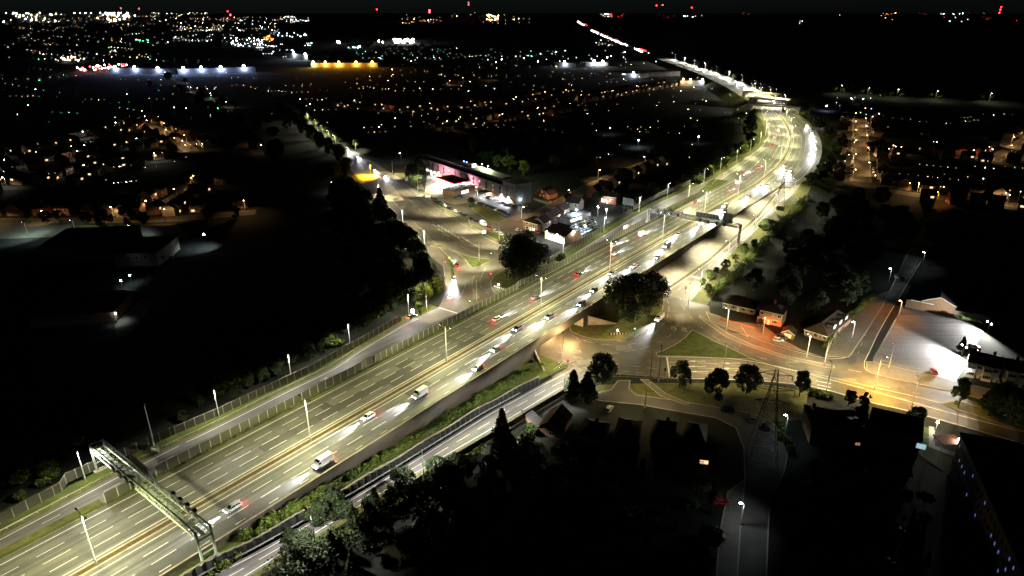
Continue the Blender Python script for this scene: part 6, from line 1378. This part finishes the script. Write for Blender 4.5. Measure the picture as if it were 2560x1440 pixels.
boxes = [  # x0 y0 x1 y1 count colours radius place
    (0, 27, 360, 35.9, 46, 'wwcaw', 2.9, 'on the bright left horizon'), (260, 28, 320, 35.9, 22, 'aww', 3.8, 'in the brightest knot of the left horizon'), (380, 31, 520, 38, 34, 'wwa', 1.8, 'on the left horizon'),
    (0, 38, 420, 60, 90, 'waac', 1.05, 'on the slope under the left horizon'), (420, 45, 700, 82, 170, 'waawc', 1.1, 'in the town centre at upper left'), (690, 42, 775, 60, 45, 'wac', 1.8, 'in the bright patch left of centre horizon'), (0, 60, 420, 150, 170, 'wawac', .7, 'in the left suburbs'),
    (420, 80, 690, 110, 60, 'wawc', .9, 'below the town centre'), (575, 98, 665, 122, 42, 'wwc', .9, 'in the white terminal cluster'), (662, 94, 700, 106, 14, 'o', 1.8, 'in the orange strip'), (695, 85, 772, 96, 14, 'c', 2.3, 'in the row of cool floodlights'),
    (984, 101, 1034, 111, 34, 'w', 2.6, 'in the dazzling stadium bank'), (835, 108, 850, 112, 3, 'c', 3, 'above the orange depot'), (868, 118, 905, 126, 6, 'c', 2.2, 'above the orange depot'), (944, 106, 958, 113, 3, 'w', 2.5, 'left of the stadium bank'),
    (140, 146, 215, 158, 30, 'wwa', 1.6, 'at the white retail strip far left'), (190, 168, 320, 184, 46, 'wwr', 1.3, 'along the bright road at left'), (345, 103, 372, 107, 12, 'g', 1.6, 'on the green sign'), (268, 122, 292, 136, 8, 'gwa', 1.4, 'by the green lamp'),
    (640, 110, 780, 150, 45, 'cwcw', 1.3, 'among the depots'), (850, 125, 1400, 160, 110, 'wacgw', .6, 'in the dark belt across the middle'), (1200, 132, 1700, 165, 40, 'wcw', 1.1, 'along the depot road'), (1490, 105, 1540, 120, 14, 'aw', .9, 'on the far hillside'),
    (960, 30, 1340, 62, 50, 'aaw', 1.6, 'on the far central hillside'), (1214, 38, 1248, 52, 20, 'ao', 2.8, 'in the amber knot on the central hill'), (1500, 36, 1560, 46, 18, 'awr', 2.2, 'at the head of the far motorway'), (1705, 41, 1760, 45, 8, 'c', 2.2, 'in a short cool row on the right hill'),
    (2192, 31, 2240, 33, 10, 'o', 1.8, 'in the thin orange row on the right horizon'), (2350, 33, 2425, 38, 12, 'c', 2.2, 'in the cool row on the right horizon'), (1980, 55, 2010, 62, 3, 'w', 1.4, 'alone in the dark right hills'), (1600, 28, 2560, 40, 22, 'ar', 1.0, 'scattered on the right horizon'),
    (0, 150, 560, 300, 110, 'waagw', .35, 'in the dark left suburbs'), (0, 300, 520, 500, 50, 'waw', .2, 'among the left gardens'), (520, 185, 860, 330, 60, 'wawco', .32, 'around the distant avenue'), (860, 165, 1680, 240, 150, 'aawaw', .38, 'among the central terraces'),
    (860, 240, 1700, 350, 90, 'aaw', .25, 'in the dark central gardens'), (1450, 330, 1760, 420, 14, 'aw', .25, 'near the dim street'), (1680, 200, 1900, 330, 24, 'aw', .35, 'in the dark inside the bend'), (2050, 250, 2200, 310, 16, 'wac', .5, 'right of the overbridges'),
    (2180, 285, 2560, 480, 60, 'waw', .2, 'among the right-hand gardens'), (2060, 380, 2130, 470, 8, 'w', .22, 'left of the straight brown street'), (2230, 470, 2560, 520, 10, 'wa', .35, 'by the cross street')]
masts = [(943, 24, 'r'), (1074, 26, 'r'), (1074, 30, 'r'), (1172, 8, 'r'), (1172, 13, 'r'), (1728, 20, 'r'), (2499, 20, 'r'), (2499, 25, 'r'), (2498, 31, 'r'), (575, 36, 'r'), (570, 28, 'r'), (1640, 15, 'r'), (1655, 14, 'r'), (305, 22, 'r'), (350, 23, 'r')]
allp = []
for x0, y0, x1, y1, n, cols, r, pl in boxes:
    r = r if r > 1.7 else round(r * .92, 3); lx = ly = ldx = ldy = 0; left = 0
    for k in range(n):
        x, y = random.uniform(x0, x1), random.uniform(y0, y1)
        if n >= 45:                                  # lamps stand in rows along their streets
            if left <= 0:
                lx, ly = x, y; an_ = random.uniform(-.5, .5); sp = random.uniform(.02, .06) * (x1 - x0); ldx, ldy = sp * math.cos(an_), sp * math.sin(an_) * .35; left = random.choice((1, 1, 1, 2, 4, 6))
            else: lx += ldx * random.uniform(.8, 1.2); ly += ldy + random.uniform(-.5, .5)
            left -= 1; x = min(max(lx, x0), x1); y = min(max(ly, y0), y1)
            if x in (x0, x1) or y in (y0, y1): left = 0; x, y = random.uniform(x0, x1), random.uniform(y0, y1)
        g = GF(x, y, 0); allp.append((r * random.choice([.6, .8, 1, 1.15]) * 664 / g.length, g, random.choice(cols), r, pl, 3 if (r >= 2.4 or pl.startswith('in the white') or pl.startswith('along the bright')) else max(lvl(), 1 if g.length > 2500 else 0)))
allp.sort(key=lambda q: -q[0])
rest = MB()
for i_, (sz, g, c, r, pl, lv) in enumerate(allp):
    if i_ < 290:
        o = link('town_lamp', tlamp(c, r, lv)); o.location = g; tag(o, 'distant %s lamp %s' % (LN[c], pl), 'street lamp', 'distant %s lamps %s' % (LN[c], pl))
    else: rest.ball(g + Vector((0, 0, 6)), r * random.uniform(.7, 1.1), LMD[c][lv], 5, 3)
tag(rest.build('distant_town_lights'), 'countless tiny distant town lights, white and amber', 'town lights', kind='stuff')
for k, (x, y, c) in enumerate(masts):
    g = GF(x, 33, 0); u = G(x, y, 0) if False else None; dist = g.length; top = CAMH + (-(y - 28) * dist / 1798.0); hgt = max(12, top - g.z)
    t = thing('radio_mast', 'tiny far radio mast carrying a red warning light, %s counting from the left' % ORD[[3, 4, 5, 6, 7, 10, 11, 12, 13, 2, 1, 8, 9, 0, 14][k] if k != 14 else 14], 'mast', g); b = MB(); b.tube((0, 0, 0), (0, 0, hgt), .8, M['dark'], .3); b.build('tower', t); b = MB(); b.ball((0, 0, hgt), 5.5 if x in (1074, 575) else 3.6, M['e_red'], 6, 4); b.build('warning_light', t)
# distant vehicles on the motorway climbing the hill
dm = {}
for c, m in (('white', 'head'), ('red', 'e_red')):
    b = MB(); b.box((0, 0, .9), (4.4, 1.8, 1.1), M['dark'], taper=.9)
    for sy in (-.7, .7): b.ball((2.2, sy, .8), .9, M[m], 6, 4)
    o = b.build('distant_car'); C.objects.unlink(o); dm[c] = o.data
fm = [(1445, 54), (1460, 62), (1475, 73), (1500, 85), (1530, 98), (1560, 110), (1590, 122), (1610, 130)]
def onfm(f): 
    k = f * (len(fm) - 1); i = min(int(k), len(fm) - 2); t = k - i; return (fm[i][0] * (1 - t) + fm[i + 1][0] * t, fm[i][1] * (1 - t) + fm[i + 1][1] * t)
Pm = [GF(*onfm(f / 20)) for f in range(21)]; mb = MB(); ribbon(mb, [p + Vector((0, 0, .6)) for p in Pm], -15, 15, M['mway']); tag(mb.build('far_motorway'), kind='structure')
for k in range(120):
    f = random.choice([random.uniform(0, .18), random.uniform(.33, .50), random.uniform(.5, .78), random.uniform(.88, 1.0)]); x, y = onfm(f); g = GF(x, y); g2 = GF(*onfm(max(0, f - .03)))
    d = (g - g2); a = math.atan2(d.y, d.x); red = random.random() < .42; n = Vector((d.y, -d.x, 0)).normalized() * ((-9 if red else 8) + random.uniform(-3, 3))
    o = link('distant_car', dm['red' if red else 'white']); o.location = g + n + Vector((0, 0, .7)); o.rotation_euler = (0, 0, a if not red else a + math.pi)
    o.location.z += .2; tag(o, 'far off car showing %s lights on the hill motorway' % ('red tail' if red else 'white head'), 'car', 'far cars with %s lights' % ('red' if red else 'white'))
scatter(['big', 'round'], [(420, 190), (470, 215), (520, 262), (600, 290), (690, 300), (830, 380), (820, 450), (700, 480), (560, 440), (480, 330), (330, 210)], 22, 9, 14, 'black tree in the dark belt between the avenue and the crescents', 'trees between the avenue and the crescents', 16)
for k, (x, y) in enumerate(((828, 388), (806, 372), (784, 352), (765, 335), (745, 315), (725, 300), (708, 285), (855, 405))): T('big', x - 6, y, 15, 'dark tree on the left side of the avenue, %s from the near end' % ORD[[1, 2, 3, 4, 5, 6, 7, 0][k]], .8)
scatter(['bush', 'bush', 'conifer'], [(1260, 1120), (1340, 1060), (1420, 1130), (1700, 1180), (1830, 1250), (1780, 1440), (1200, 1440)], 60, 2.2, 5, 'black bush in the gardens between slip road and lane', 'garden bushes at the bottom', 4)
scatter(['bush', 'bush', 'conifer'], [(2000, 1180), (2300, 1180), (2360, 1440), (1960, 1440)], 36, 2.2, 5, 'black bush in the gardens right of the lane', 'garden bushes right of the lane', 4)
scatter(['big', 'round'], [(1060, 400), (1300, 410), (1420, 440), (1480, 380), (1300, 340), (1100, 350)], 12, 8, 13, 'black tree in the gardens behind the hotel', 'trees behind the hotel', 12)
scatter(['round', 'big'], [(1380, 530), (1500, 460), (1700, 400), (1760, 440), (1640, 510), (1560, 520)], 11, 6, 10, 'dark tree between the dim street and the far fence', 'trees between the dim street and the fence', 10)
for k, (x, y) in enumerate(((75, 558), (118, 560), (150, 558), (220, 562), (265, 575), (325, 565), (360, 562), (520, 552), (590, 545))): T('light' if k in (0, 2) else 'round', x, y, 8 if k not in (4, 5) else 12, 'roadside tree by the school lawn, %s from the left' % ORD[k], 1.1)
La2 = lamp_proto('street_lamp', 8, 1, 1, (.75, 1.0, .9), 3500, glow='e_cool')
for x, y, w in ((70, 590, 'on the pale school playground'), (335, 598, 'over the cars in the school car park'), (190, 585, 'between playground and school lawn')): place(La2, G(x, y), R(90), 'cool lamp ' + w)
# template objects that were never placed must not stay at the origin
dead = [o for o in C.objects if o.parent is None and o.type == 'EMPTY' and not o.get('label')]
kill = set()
for o in dead:
    kill.update(o.children_recursive); kill.add(o)
D.batch_remove(list(kill))
